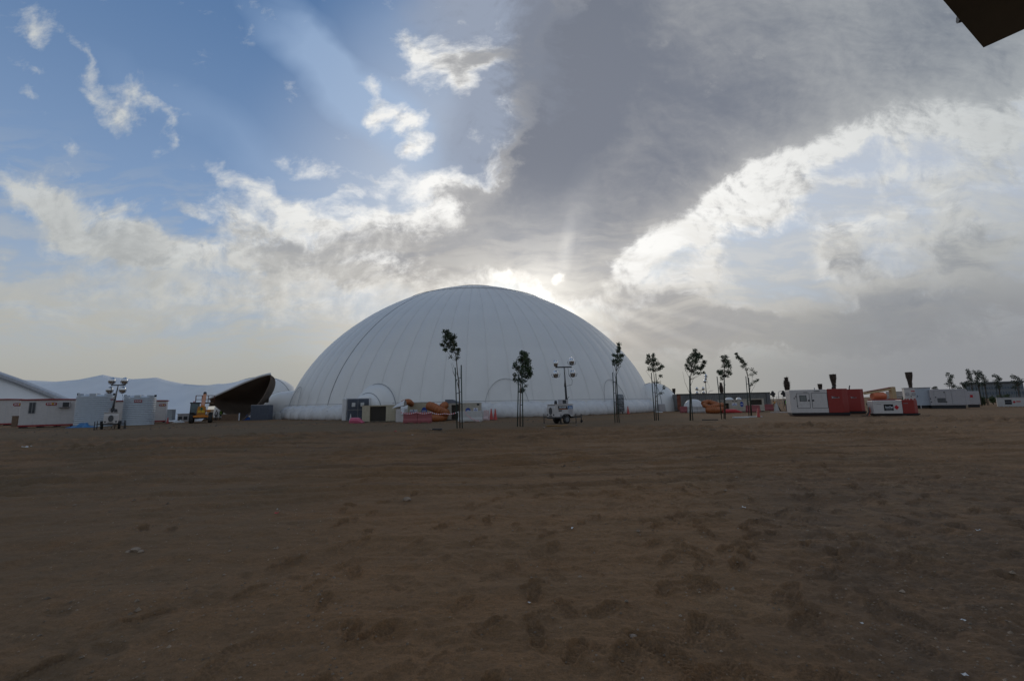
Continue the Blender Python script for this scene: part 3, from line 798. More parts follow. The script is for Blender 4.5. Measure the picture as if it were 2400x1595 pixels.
def cabin(label, u1, u2, vb, vt, depth, win=None, sign=None, ac=None, group=None, rz=math.radians(34)):
    c, w, h = place(u1, u2, vb, vt, rz)
    t = thing('site_cabin', label, 'cabin', c, rz, group)
    MB().bx(-w / 2, w / 2, 0, depth, .32, h - .16).build('wall', WHITE_PAINT, t)
    MB().bx(-w / 2 - .02, w / 2 + .02, -.03, depth + .03, .14, .318).build('base_rail', CABIN_RED, t)
    r = MB(); r.prism([(-w / 2 - .12, h - .158), (w / 2 + .12, h - .158), (w / 2 + .12, h - .04), (0, h), (-w / 2 - .12, h - .04)], -.14, depth + .14)
    r.build('roof_edge', CABIN_RED, t)
    sk = MB()
    for k in range(max(2, int(w / 1.4)) + 1):
        x = -w / 2 + .15 + (w - .3) * k / max(2, int(w / 1.4)); sk.bx(x - .1, x + .1, .1, depth - .1, -.05, .138)
    sk.build('skid', DARKMETAL, t)
    n = int(w / .9)
    for k in range(1, n):
        x = -w / 2 + w * k / n
        MB().bx(x - .012, x + .012, -.006, .0, .34, h - .17).build('wall_joint', mat('joint_grey', (.45, .45, .44), .6), t)
    k = w / (u2 - u1)
    X = lambda u: (u - (u1 + u2) / 2) * k
    Z = lambda v: h * (vb - v) / (vb - vt)
    if win:
        x0, x1, z0, z1 = X(win[0]), X(win[1]), Z(win[3]), Z(win[2])
        f = MB().bx(x0 - .05, x1 + .05, -.05, -.002, z0 - .05, z1 + .05).build('window', GREYMETAL, t)
        for a, b in ((x0, (x0 + x1) / 2 - .03), ((x0 + x1) / 2 + .03, x1)): MB().bx(a, b, -.058, -.052, z0, z1).build('pane', GLASSDARK, f)
    if sign: badge(t, X(sign[0]), Z(sign[1]), sign[2] * k)
    if ac:
        x0, x1, z0, z1 = X(ac[0]), X(ac[1]), Z(ac[3]), Z(ac[2])
        a = MB().bx(x0, x1, -.5, -.002, z0, z1).build('air_conditioner', PALEGREY, t, bevel=.02)
        MB().bx(x0 + (x1 - x0) * .40, x1 - .04, -.512, -.502, z0 + .05, z1 - .05).build('grille', DARKMETAL, a)
        for s in (x0 + .1, x1 - .1): MB().bx(s - .02, s + .02, -.45, -.004, z0 - .05, z0 - .002).build('bracket', DARKMETAL, a)
    return t
cabin('white site cabin cut by the left picture edge, with a brown step box before it', -24, 41, 997, 934, 2.4, sign=(37, 948, 27))
cabin('white site cabin with small dark window, red oval badge and air conditioner', 41, 170, 1001, 934, 2.4, win=(62, 75, 943, 967), sign=(112, 946.5, 27), ac=(131, 159, 942, 955))
cabin('white site cabin mostly hidden behind the two tanks, badge on its right end', 262, 386, 992, 937, 2.4, sign=(376.5, 949.5, 18))
# brown step box between the first two cabins
c, w, h = place(25, 38, 1000, 975)
t = thing('door_step_box', 'small brown box standing where the two leftmost cabins meet', 'box', c)
MB().bx(-w / 2, w / 2, 0, .6, 0, h).build('body', BROWNBOARD, t, bevel=.02); MB().bx(-w / 2 - .03, w / 2 + .03, -.03, .63, h, h + .05).build('lid', BROWNBOARD, t)

# ------------------------------------------------------------------ ribbed plastic water tanks
def tank(label, u1, u2, vb, vt, signs):
    c, w, h = place(u1, u2, vb, vt)
    r = w / 2 / math.hypot(1, c.x / c.y)
    t = thing('water_tank', label, 'tank', push(c, r / math.hypot(1, c.x / c.y)), math.atan2(-c.x, c.y), None)
    hb = h * .90; prof = [(r * .99, 0)]; n = 15
    for k in range(n):
        z = hb * k / n
        prof += [(r, z + .02), (r, z + hb / n - .06), (r * .945, z + hb / n - .03)]
    prof += [(r, hb), (r * .97, hb + .05), (r * .6, hb + h * .055), (.35, hb + h * .08)]
    MB().lathe((0, 0, 0), prof, 48).build('shell', mat('tank_plastic', (.45, .49, .53), .5, vary=.05, dirt=.12), t)
    MB().lathe((0, 0, hb + h * .07), [(.36, 0), (.36, .08), (.30, .12)], 20).build('lid', PALEGREY, t)
    for a in (-1.15, -.2, .75, 2.2, 3.6):
        MB().box((r * .86 * math.sin(a), -r * .86 * math.cos(a), hb + h * .05), (.55, .38, h * .09), rz=a).build('lifting_lug', mat('tank_plastic', (.58, .62, .66)), t, bevel=.04)
    for sx in (-1, 1): MB().lathe((sx * r * .9, -r * .25, hb + h * .075), [(.13, -.1), (.13, .12)], 10, 'x').build('fitting', BLACK, t)
    for (az, z, ww) in signs:
        o = MB()
        hh = ww * .42; P = []
        for i in range(2):
            P.append([((r + .02) * math.sin(az + x / r), -(r + .02) * math.cos(az + x / r), z + (i - .5) * hh) for x in np.linspace(-ww / 2, ww / 2, 7)])
        o.grid(P).build('badge', CABIN_RED, t)
        bo = t.children[-1]
        text('BYRNE', WPRINT, bo, ((r + .03) * math.sin(az), -(r + .03) * math.cos(az), z), hh * .7, rot=(math.pi / 2, 0, az), width=ww * .8)
    return t
tank('left white ribbed water tank, red badge near its right shoulder', 170, 266, 1000, 921, [(.95, 2.95, .42)])
tank('right white ribbed water tank, red badge on the middle of its face', 283, 363, 996, 925, [(-.12, 2.75, .72)])

# blue tarpaulin heap
def tarp(label, u1, u2, vb, vt, m, name='tarpaulin', cat='tarpaulin', dep=.9, seed=1):
    c, w, h = place(u1, u2, vb, vt); P = []; rnd = random.Random(seed)
    for i in range(10):
        a = i / 9; row = []
        for k in range(25):
            u = -1 + k / 12
            env = max(0, 1 - abs(u) ** 2.5) * math.sin(math.pi * a) ** .7
            z = h * env * (.75 + .3 * math.sin(u * 5 + seed) + .12 * math.sin(u * 13 + a * 7)) + .01
            row.append((u * w / 2, (a - .1) * dep + .08 * math.sin(u * 9), max(.008, z)))
        P.append(row)
    o = MB().grid(P).build(name, m); o.location = c
    return tag(o, label, cat)
tarp('crumpled blue tarpaulin on the sand at the foot of the left tank', 154, 215, 1002, 991, TARP)

# ------------------------------------------------------------------ trailer lighting towers
def lamp_head(t, x, z, R, kind='oval', y=0):
    a = thing_part = None
    if kind == 'oval':
        o = MB().lathe((x, y, z), [(.02, -.30), (.16, -.24), (.27, -.10), (.31, .04), (.31, .07)], 18, 'y', R / .31, R / .31 * .72).build('lamp_head', ALU, t)
        MB().lathe((x, y, z), [(.285, .071), (.28, .09)], 18, 'y', R / .31, R / .31 * .72).build('lens', GLASSDARK, o)
        s = 1 if z > 0 else 1
        MB().tube([(x - R * 1.06, y, z), (x - R * .9, y, z - R * .72), (x, y, z - R * .98), (x + R * .9, y, z - R * .72), (x + R * 1.06, y, z)], .018, 5).build('yoke', DARKMETAL, o)
    else:
        o = MB().lathe((x, y, z - .05), [(.02, -.22), (.18, -.18), (.24, .06), (.20, .32)], 14, 'z', .8, .9).build('lamp_head', ALU, t)
    return o

def light_tower(label, loc, rz, H, lean, bar, lamps, style, group='trailer lighting towers'):
    t = thing('lighting_tower', label, 'light tower', loc, rz, group)
    # local frame: trailer long axis along x (hitch at +x)
    L, Wd = (2.0, 1.25) if style == 'side' else (1.9, 1.25)
    b = MB(); hb = 1.5
    side = [(-L / 2, .55), (L / 2, .55), (L / 2, 1.05), (L / 2 - .06, hb), (-L / 2 + .10, hb), (-L / 2, 1.25)]
    b.prism(side, -Wd / 2 + .13, Wd / 2 - .13)
    body = b.build('canopy_body', WHITE_PAINT, t, bevel=.03)
    MB().bx(-L / 2 + .02, L / 2 - .02, -Wd / 2 + .11, Wd / 2 - .11, hb, hb + .05).build('lid', WHITE_PAINT, body)
    MB().bx(-L / 2 - .05, L / 2 + 1.2, -.05, .05, .43, .53).build('drawbar', DARKMETAL, t)
    MB().bx(-L / 2, L / 2, -Wd / 2 + .18, Wd / 2 - .18, .42, .545).build('chassis', DARKMETAL, t)
    for sy in (-1, 1):
        wy = sy * (Wd / 2 - .02)
        wh = MB().lathe((.1, wy, .34), [(.16, -.085), (.30, -.095), (.34, -.06), (.34, .06), (.30, .095), (.16, .085)], 22, 'y').build('wheel', TYRE, t)
        MB().lathe((.1, wy + sy * .07, .34), [(.03, -.03 * sy), (.17, -.02 * sy), (.19, .035 * sy)][::1], 18, 'y').build('rim', RIM, wh)
        arc = [(.1 + .44 * math.cos(a), wy - sy * .02, .36 + .42 * math.sin(a)) for a in np.linspace(.15, math.pi - .15, 11)]
        P = [[(p[0], p[1] - .14, p[2]) for p in arc], [(p[0], p[1] + .14, p[2]) for p in arc], [(p[0], p[1] + .14, p[2] + .02) for p in arc]]
        MB().grid(P, smooth=True).build('mudguard', BLACK, t)
    # end face: oval radiator grille, two lamps, plate
    g = MB().lathe((-L / 2 - .004, 0, 1.0), [(.22, -.02), (.22, .004), (.2, .01)], 20, 'x', .85, 1.35).build('radiator_grille', DARKMETAL, body)
    for k in range(6): MB().bx(-L / 2 - .028, -L / 2 - .022, -.17, .17, .78 + k * .085, .80 + k * .085).build('grille_bar', GREYMETAL, body)
    for sy in (-1, 1): MB().lathe((-L / 2 - .01, sy * .37, .72), [(.065, -.02), (.065, .01)], 12, 'x').build('tail_lamp', BPRINT, t)
    MB().bx(-L / 2 - .012, -L / 2 - .004, -.2, .2, .60, .655).build('number_plate', BPRINT, t)
    # exhaust stack, toolbox on the lid
    MB().lathe((-L / 2 + .32, -.28, hb + .05), [(.12, 0), (.13, .16), (.10, .17), (.10, .28)], 12).build('exhaust_stack', DARKMETAL, t)
    bxm = MB().bx(.0, .62, -.3, .25, hb + .052, hb + .40).build('control_box', PALEGREY, t, bevel=.015)
    MB().bx(.03, .40, -.312, -.302, hb + .09, hb + .36).build('window', GLASSDARK, bxm)
    # outriggers
    for (x, y) in ((-L / 2 + .15, -1.05), (-L / 2 + .15, 1.05), (L / 2 - .2, -.95), (L / 2 - .2, .95)):
        o = MB().tube([(x, y * .4, .50), (x, y, .50)], .035, 6).tube([(x, y, .0), (x, y, .78)], .032, 8).build('outrigger', DARKMETAL, t)
        MB().lathe((x, y, 0), [(.11, 0), (.11, .02), (.04, .04)], 10).build('foot', DARKMETAL, o)
    o = MB().tube([(L / 2 + 1.05, -.25, .0), (L / 2 + 1.05, -.25, .7)], .035, 8).build('jockey_stand', DARKMETAL, t)
    MB().lathe((L / 2 + 1.3, .0, .12), [(.11, -.03), (.12, 0), (.11, .03)], 12, 'y').build('jockey_wheel', BLACK, t)
    if style == 'side':
        y = -Wd / 2 + .128
        lab = MB().prism([(-.62, 1.12), (.40, 1.12), (.26, 1.40), (-.64, 1.40)], y - .008, y - .001).build('name_panel', BPRINT, body)
        text('POWER', WPRINT, lab, (-.18, y - .012, 1.28), .2, width=.72, shear=.25)
        MB().bx(-.55, .22, y - .013, y - .009, 1.135, 1.165).build('orange_line', OPRINT, lab)
        MB().bx(-.60, -.25, y - .008, y - .001, .99, 1.08).build('model_plate', BPRINT, body)
        l2 = MB().prism([(.42, 1.15), (.90, 1.15), (.90, 1.40), (.34, 1.40)], y - .008, y - .001).build('blue_panel', mat('sticker_blue', (.02, .13, .34), .5), body)
        for z in (1.30, 1.22): MB().bx(.48, .84, y - .012, y - .009, z - .02, z + .015).build('print_line', WPRINT, l2)
        MB().bx(.44, .86, y - .006, y - .001, .70, 1.08).build('side_door', PALEGREY, body)
    # mast with telescoping sections, cross bar and lamps: lies in the plane that faces the camera
    mx = .72 if style == 'side' else .0
    up = Matrix.Rotation(-rz, 4, 'Z')
    mast = thing('mast', None, None, (mx, 0, 0)); mast.parent = t; mast.rotation_euler = (0, 0, -rz)
    z0 = hb + .0; top = (lean, 0, H)
    pz = lambda s: (lean * s, 0, z0 + (H - z0) * s)
    MB().tube([pz(0), pz(.5)], .085, 8).build('lower_section', DARKMETAL, mast)
    MB().tube([pz(.48), pz(.80)], .065, 8).build('middle_section', GREYMETAL, mast)
    MB().tube([pz(.78), pz(1)], .048, 8).build('upper_section', GREYMETAL, mast)
    MB().tube([pz(.08), (lean * .1 + .14, -.05, z0 + .55), (lean * .1 + .24, -.05, z0 + .62)], .02, 5).build('winch_handle', DARKMETAL, mast)
    MB().box(pz(.12), (.2, .2, .28)).build('winch', DARKMETAL, mast)
    MB().tube([pz(.45), (lean * .45 - .12, -.1, z0 + (H - z0) * .48), pz(.72)], .018, 5).build('mast_clamp', DARKMETAL, mast)
    cb = [(lean + .30, -.05, H - .05), (lean + .36, -.05, H - .6), (lean + .62, -.05, H - 1.1), (lean + .58, -.05, H - 1.45), (lean * .6 + .12, -.05, H - 1.55)]
    MB().tube(cb, .014, 5).build('cable', BPRINT, mast)
    MB().box((lean + bar[0] / 2 + bar[1] / 2, 0, H), (bar[1] - bar[0], .09, .10)).build('cross_bar', DARKMETAL, mast)
    for (lx, lz, R, kind) in lamps: lamp_head(mast, lean + lx, H + lz, R, kind, -.1)
    M = Matrix.Translation((mx, 0, 0)) @ Matrix.Rotation(-rz, 4, 'Z')
    for o in list(mast.children):
        o.parent = t; o.matrix_local = M
    bpy.data.objects.remove(mast)
    return t
g = gp(1318, 993)
light_tower('near white trailer light tower with black and blue stickers, before the dome', push(gp(1314, 993), .6), math.radians(35), 4.55, -.10, (-.72, .62), [(.62, .46, .33, 'oval'), (.68, -.52, .33, 'oval'), (-.72, -.55, .33, 'oval'), (-.70, .30, .3, 'end')], 'side')
g = gp(262, 1007)
light_tower('light tower seen end-on between the two white water tanks', push(gp(258, 1007), 1.2), math.radians(130), 4.05, .32, (-.66, .66), [(-.54, .40, .34, 'oval'), (.62, .38, .34, 'oval'), (-.66, -.44, .34, 'oval'), (.54, -.44, .34, 'oval')], 'end')
p = at(1641, 920, 86.0)
light_tower('distant light tower whose four small lamps clear the grey container roof', (p.x, p.y, 0), 1.2, 3.5, 0, (-.5, .5), [(-.62, .35, .34, 'oval'), (.62, .35, .34, 'oval'), (-.62, -.45, .34, 'oval'), (.62, -.45, .34, 'oval')], 'end')
p = at(1653, 890, 80.0)
light_tower('distant tall light tower sticking up highest behind the grey container', (p.x, p.y, 0), .7, 5.2, 0, (-.15, .2), [(.12, .75, .34, 'oval'), (.06, .3, .30, 'end'), (-.1, -.2, .34, 'oval')], 'end')

# ------------------------------------------------------------------ yellow telescopic handler
def telehandler():
    c, w, h = place(447, 499, 991, 920); c = push(gp(470, 991), 1.0)
    t = thing('telehandler', 'yellow telescopic handler seen from behind, its orange boom raised', 'telehandler', c, math.radians(33))
    for x in (-.98, .98):
        for y in (-.6, 2.4):
            wh = MB().lathe((x, y, .62), [(.28, -.2), (.55, -.22), (.62, -.16), (.62, .16), (.55, .22), (.28, .2)], 26, 'x').build('wheel', TYRE, t)
            s = 1 if x > 0 else -1
            MB().lathe((x + s * .17, y, .62), [(.06, -.04), (.27, -.02), (.30, .06)], 18, 'x').build('rim', YELLOW, wh)
    MB().bx(-.62, .62, -.9, 3.0, .55, 1.0).build('chassis', DARKMETAL, t)
    bd = MB().prism([(-.42, .95), (.42, .95), (.45, 1.5), (.38, 2.05), (-.34, 2.05), (-.45, 1.5)], -1.0, 1.4).build('engine_cover', YELLOW, t, bevel=.04)
    MB().prism([(-.92, .70), (.92, .70), (.92, .88), (.5, .95), (-.5, .95), (-.92, .88)], -1.12, -.7).build('counterweight', mat('machine_orange', (.60, .20, .02), .5, dirt=.2), t, bevel=.04)
    text('JCB', YTEXT, bd, (0, -1.012, 1.42), .34, width=.72)
    for k in range(7): MB().bx(-.36 + k * .11, -.33 + k * .11, -1.012, -1.002, 1.02, 1.24).build('vent_bar', DARKMETAL, bd)
    MB().lathe((.02, -1.005, 1.72), [(.17, -.01), (.17, .004)], 18, 'y', 1.2, .7).build('oval_badge', mat('badge_green', (.01, .12, .06), .5), bd)
    cabm = thing('cab', None, None, (-.72, .7, 0)); cabm.parent = t
    for x in (-.44, .42):
        for y in (-.7, .75): MB().tube([(x, y, 1.0), (x * .95, y * .9, 2.42)], .05, 6).build('pillar', DARKMETAL, cabm)
    MB().bx(-.52, .50, -.78, .82, 2.42, 2.56).build('roof', DARKMETAL, cabm, bevel=.03)
    MB().bx(-.46, .44, -.7, .75, .75, 1.15).build('lower_shell', BPRINT, cabm)
    MB().bx(-.41, .39, -.70, -.68, 1.17, 2.40).build('window', mat('cab_glass', (.10, .14, .15), .12, spec=.6), cabm)
    MB().bx(-.22, .22, .1, .35, 1.16, 1.95).build('seat', BPRINT, cabm)
    MB().lathe((-.15, -.2, 2.57), [(.07, 0), (.07, .12), (.03, .16)], 10).build('beacon', mat('beacon_red', (.5, .03, .03), .3), cabm)
    MB().bx(.5, .95, -.6, .9, 1.35, 1.62).build('fuel_box', mat('machine_orange', (.60, .20, .02)), t, bevel=.04)
    for x in (-.98, .98): MB().bx(x - .24, x + .24, -1.15, -.02, 1.27, 1.31).build('mudguard', BLACK, t)
    bm = MB(); P = []
    for (y, z, hw, hh) in ((-.7, 1.95, .20, .2), (1.5, 2.5, .20, .2), (4.2, 3.30, .19, .2), (5.2, 3.6, .17, .17)):
        P.append([(.08 - hw, y, z - hh), (.08 + hw, y, z - hh), (.08 + hw, y, z + hh), (.08, y, z + hh * 1.25), (.08 - hw, y, z + hh)])
    bm.grid(P, closed=True, smooth=False, flip=True); n = len(bm.v)
    bm.f.append((0, 1, 2, 3, 4)); bm.f.append(tuple(n - 1 - k for k in range(5))); bm.smooth += [False, False]
    bm.build('boom', mat('boom_orange', (.50, .17, .04), .5, dirt=.35), t)
    MB().lathe((.08, 5.3, 3.75), [(.2, -.19), (.3, -.12), (.3, .12), (.2, .19)], 14, 'x').build('boom_head', DARKMETAL, t)
    pf = thing('work_platform', None, None, (.12, 5.9, 2.45)); pf.parent = t
    MB().bx(-1.05, 1.05, -.5, .7, 0, .16).build('deck', BROWNBOARD, pf)
    for x in (-1.05, -.35, .35, 1.05):
        for y in (-.5, .7): MB().tube([(x, y, .1), (x, y, 1.1)], .03, 5).build('post', RUST, pf)
    for z in (.55, 1.1):
        for y in (-.5, .7): MB().tube([(-1.05, y, z), (1.05, y, z)], .028, 5).build('rail', RUST, pf)
telehandler()

# ------------------------------------------------------------------ people
def person(label, u, vb, vt, vest=HIVIS, helmet=None, rz=0.0, lower=TROUSER):
    c, _, h = place(u - 5, u + 5, vb, vt)
    H = h; t = thing('person', label, 'person', c, rz)
    s = H / 1.78
    jt = {'pel': (0, 0, .95), 'chest': (0, 0, 1.30), 'neck': (0, 0, 1.47), 'head': (0, -.02, 1.60), 'top': (0, -.01, 1.72),
          'hl': (-.10, 0, .90), 'kl': (-.12, -.03, .50), 'al': (-.12, .02, .09), 'tl': (-.13, -.16, .04), 'hr': (.10, 0, .90), 'kr': (.13, .02, .50), 'ar': (.14, .05, .09), 'tr': (.15, -.12, .04),
          'sl': (-.19, 0, 1.40), 'el': (-.25, .03, 1.12), 'wl': (-.22, -.10, .90), 'pl': (-.21, -.14, .82), 'sr': (.19, 0, 1.40), 'er': (.26, .02, 1.12), 'wr': (.24, -.08, .88), 'pr': (.23, -.11, .80)}
    rad = {'pel': .15, 'chest': .165, 'neck': .062, 'head': .098, 'top': .06, 'hl': .10, 'kl': .066, 'al': .048, 'tl': .04, 'hr': .10, 'kr': .066, 'ar': .048, 'tr': .04, 'sl': .07, 'el': .048, 'wl': .036, 'pl': .035, 'sr': .07, 'er': .048, 'wr': .036, 'pr': .035}
    ks = list(jt); ed = [('pel', 'chest'), ('chest', 'neck'), ('neck', 'head'), ('head', 'top'), ('pel', 'hl'), ('hl', 'kl'), ('kl', 'al'), ('al', 'tl'), ('pel', 'hr'), ('hr', 'kr'), ('kr', 'ar'), ('ar', 'tr'), ('chest', 'sl'), ('sl', 'el'), ('el', 'wl'), ('wl', 'pl'), ('chest', 'sr'), ('sr', 'er'), ('er', 'wr'), ('wr', 'pr')]
    me = bpy.data.meshes.new('body'); me.from_pydata([tuple(x * s for x in jt[k]) for k in ks], [(ks.index(a), ks.index(b)) for a, b in ed], [])
    o = bpy.data.objects.new('body', me); COL.objects.link(o); o.parent = t
    sk = o.modifiers.new('skin', 'SKIN'); sk.use_smooth_shade = True
    for k, sv in zip(ks, me.skin_vertices[0].data): sv.radius = (rad[k] * s, rad[k] * s)
    me.skin_vertices[0].data[0].use_root = True
    o.modifiers.new('sub', 'SUBSURF').levels = 1
    me.materials.append(lower)
    MB().lathe((0, 0, 0), [(.172 * s, .92 * s), (.185 * s, 1.1 * s), (.20 * s, 1.3 * s), (.17 * s, 1.42 * s), (.075 * s, 1.47 * s)], 14, 'z', 1.12, .8).build('vest', vest, t)
    MB().lathe((0, 0, 0), [(.176 * s, 1.02 * s), (.183 * s, 1.06 * s)], 14, 'z', 1.14, .82).build('reflective_band', PALEGREY, t)
    f = MB().ball((0, -.018 * s, 1.60 * s), (.092 * s, .11 * s, .125 * s), 12, 8).build('face', SKINM, t)
    MB().box((0, -.128 * s, 1.59 * s), (.025 * s, .03 * s, .04 * s)).build('nose', SKINM, f)
    for x in (-1, 1): MB().box((x * .035 * s, -.122 * s, 1.62 * s), (.02 * s, .01 * s, .012 * s)).build('eye', BPRINT, f)
    if helmet: MB().ball((0, -.01 * s, 1.65 * s), (.125 * s, .15 * s, .115 * s), 12, 6, half=True).build('helmet', helmet, t)
    else: MB().ball((0, .01 * s, 1.64 * s), (.10 * s, .115 * s, .10 * s), 12, 6, half=True).build('hair', BPRINT, t)
person('person in yellow-green vest and dark trousers standing before the palm trunk', 1846, 962, 931, rz=math.pi)
person('person in a bright vest and pale helmet standing under the dark canopy', 517, 984, 958, helmet=PAPER)
person('person in grey clothes stooping beside the yellow handler under the canopy', 506, 985, 960, vest=PALEGREY)

# ------------------------------------------------------------------ cooling units, ducts, barriers in front of the dome
def cooler(label, u1, u2, vb, vt, dep, opening=None, ell=None, sign=None, vents=None, m=CREAM, roof=None, rz=0.0):
    c, w, h = place(u1, u2, vb, vt); k = w / (u2 - u1)
    X = lambda u: (u - (u1 + u2) / 2) * k
    Z = lambda v: h * (vb - v) / (vb - vt)
    t = thing('cooling_unit', label, 'cooling unit', c, rz)
    b = MB()
    if opening:
        a0, a1, z0, z1 = X(opening[0]), X(opening[1]), Z(opening[3]), Z(opening[2])
        b.bx(-w / 2, a0, 0, dep, .1, h); b.bx(a1, w / 2, 0, dep, .1, h)
        b.bx(a0 + .001, a1 - .001, 0, dep, z1, h - .001); b.bx(a0 + .001, a1 - .001, 0, dep, .1, z0)
        cas = b.build('casing', m, t)
        MB().bx(a0 + .002, a1 - .002, .30, .34, z0, z1).build('coil', DARKMETAL, cas)
        n = int((z1 - z0) / .11)
        first = MB().box((0, 0, 0), (a1 - a0 - .02, .05, .018), rx=.5).build('louvre', mat('louvre_brown', (.10, .08, .055), .6), cas, loc=((a0 + a1) / 2, .10, z0 + .06))
        for i in range(1, n): share(first, 'louvre', cas, loc=((a0 + a1) / 2, .10, z0 + .06 + i * (z1 - z0 - .06) / n))
    else:
        cas = b.bx(-w / 2, w / 2, 0, dep, .1, h).build('casing', m, t, bevel=.02)
    MB().bx(-w / 2 + .05, w / 2 - .05, .05, dep - .05, .0, .098).build('skid', DARKMETAL, t)
    MB().bx(-w / 2 - .03, w / 2 + .03, -.03, dep + .03, h, h + .05).build('lid', m, t)
    for x in np.arange(-w / 2 + .9, w / 2 - .3, .95):
        if opening and X(opening[0]) - .05 < x < X(opening[1]) + .05: continue
        MB().bx(x - .008, x + .008, -.006, -.001, .14, h - .06).build('panel_joint', mat('joint_tan', (.33, .29, .22), .6), cas)
    for (e) in (ell or []):
        rx, rz2 = e[2] * k, e[3] * k
        eo = MB().lathe((X(e[0]), -.012, Z(e[1])), [(1, -.004), (1, .004)], 24, 'y', rz2 * 0 + rx, rz2).build('round_logo', BLUE, t)
        for dz, ww in ((.15, .9), (-.2, 1.1)): MB().bx(X(e[0]) - rx * ww * .55, X(e[0]) + rx * ww * .55, -.022, -.018, Z(e[1]) + rz2 * (dz - .07), Z(e[1]) + rz2 * (dz + .07)).build('print_line', WPRINT, eo)
    for s in (sign or []):
        so = MB().bx(X(s[0]), X(s[1]), -.012, -.004, Z(s[3]), Z(s[2])).build('sign', WPRINT, t)
        hh = Z(s[2]) - Z(s[3])
        for q in (.25, .5): MB().bx(X(s[0]) + .05, X(s[1]) - .05, -.018, -.014, Z(s[3]) + hh * q - .025, Z(s[3]) + hh * q + .025).build('print_line', BLUE, so)
        MB().bx((X(s[0]) + X(s[1])) / 2 - .05, (X(s[0]) + X(s[1])) / 2 + .05, -.018, -.014, Z(s[3]) + hh * .68, Z(s[2]) - .02).build('print_mark', BLUE, so)
    for v in (vents or []): MB().bx(X(v[0]), X(v[1]), -.012, -.002, Z(v[3]), Z(v[2])).build('vent', DARKMETAL, t)
    if roof: MB().prism([(X(roof[0]), h + .051), (X(roof[1]), h + .051), (X(roof[2]), h + .051 + roof[4]), (X(roof[0]), h + .051 + roof[4])], -.02, dep * .7).build('hood', mat('hood_grey', (.13, .14, .17), .5), t)
    return t
cooler('cream cooling unit with a wide dark louvred opening beside the air lock door', 848, 927, 989, 950, 2.0, opening=(866, 904, 952, 987))
cooler('tan cooling unit with blue half-round logo behind the long red barrier', 955, 1011, 984, 944, 1.8, ell=[(994, 963, 9, 6.5)], sign=[(960, 978, 959, 968)], vents=[(999, 1007, 946, 952), (962, 968, 947, 949)])
cooler('tan cooling unit with dark grey hood and open door, behind the white barriers', 1044, 1126, 984, 945, 2.0, opening=(1058, 1079, 948, 982), ell=[(1097, 962, 6.5, 6)], sign=[(1110, 1120, 956, 964)], vents=[(1118, 1124, 946, 950)], roof=(1043, 1078, 1060, 0, .40), m=mat('tan_sheet', (.42, .38, .31), .55, dirt=.35))
cooler('tan cooling unit with blue oval logo in front of the grey container', 1698, 1752, 965, 937, 1.8, opening=(1699, 1710, 944, 962), ell=[(1740, 947, 6, 4)], sign=[(1717, 1729, 944, 950)], vents=[(1718, 1722, 938, 939.5), (1725, 1730, 938, 939.5)], m=mat('tan_sheet', (.42, .38, .31)))
cooler('pale tan plant box with a large black grille behind the right red barriers', 1757, 1793, 964, 934, 1.5, opening=(1760, 1788, 936, 948), m=mat('tan_sheet', (.42, .38, .31)))

def duct(label, pts, r, name='air_duct'):
    c = Vector(pts[0]); c.z = 0
    o = MB(); P = [Vector(p) - c for p in pts]
    # smooth path with corrugations
    dense = []; n = len(P)
    for i in range(n - 1):
        p0, p1, p2, p3 = P[max(0, i - 1)], P[i], P[i + 1], P[min(n - 1, i + 2)]
        m2 = max(4, int((p2 - p1).length / .045))
        for k in range(m2):
            s = k / m2; dense.append(.5 * ((2 * p1) + (p2 - p0) * s + (2 * p0 - 5 * p1 + 4 * p2 - p3) * s * s + (3 * p1 - p0 - 3 * p2 + p3) * s ** 3))
    dense.append(P[-1])
    rad = [r * (1 + .10 * math.sin(i * math.pi / 2.2)) for i in range(len(dense))]
    o.tube(dense, rad, 14)
    ob = o.build(name, ORANGE); ob.location = c
    return tag(ob, label, 'duct')
Y0 = 46.5
r = .42
duct('orange corrugated duct sagging from the logo cooling unit down to the right', [at(1006, 951, 46.8), at(1016, 954, 46.3), at(1028, 960.5, 46.0), at(1036, 965, 46.6), at(1046, 967, 49)], .43)
duct('orange corrugated duct rising steeply to the hooded cooling unit', [at(1026, 961.5, 47.4), at(1033, 956, 47.6), at(1041, 950, 48), at(1050, 947.5, 50.5)], .36)
duct('orange corrugated duct lying low on the ground behind the tape', [at(1002, 979, 46.4), at(1014, 979, 45.9), at(1028, 979.4, 46), at(1041, 977, 48.5)], .36)
duct('short orange duct stub poking out between white hood and tan unit', [at(945, 945, 47.5), at(951, 942, 47.2), at(958, 941.5, 48), at(964, 946, 51)], .30)
duct('orange corrugated duct lying folded uppermost beside the white sheet hump', [at(1648, 945.5, 57), at(1660, 941.5, 57.5), at(1674, 945, 57), at(1688, 950, 58), at(1696, 953, 60)], .30)
duct('orange corrugated duct crossing lower in the folded heap before the container', [at(1648, 948, 56.2), at(1664, 954, 55.8), at(1678, 950, 56), at(1692, 948, 57.5)], .28)
duct('orange corrugated duct at the bottom of the heap, darkest with sand', [at(1657, 959.5, 56.0), at(1668, 960.5, 55.6), at(1680, 960, 55.8), at(1690, 957, 57.5)], .40)
tarp('low white sheet cover bulging on top of the logo cooling unit', 956, 999, 945, 936, BAGSKIN, 'sheet_cover', 'cover', 1.6, 2)
o = bpy.data.objects['sheet_cover']; c, w, h = place(955, 1000, 984, 944); zz = at(977, 936, c.y).z
o.location = (c.x, c.y + .1, h + .05); o.scale = (1, .8, max(.2, (zz - h)) / max(.2, max(v.co.z for v in o.data.vertices)))
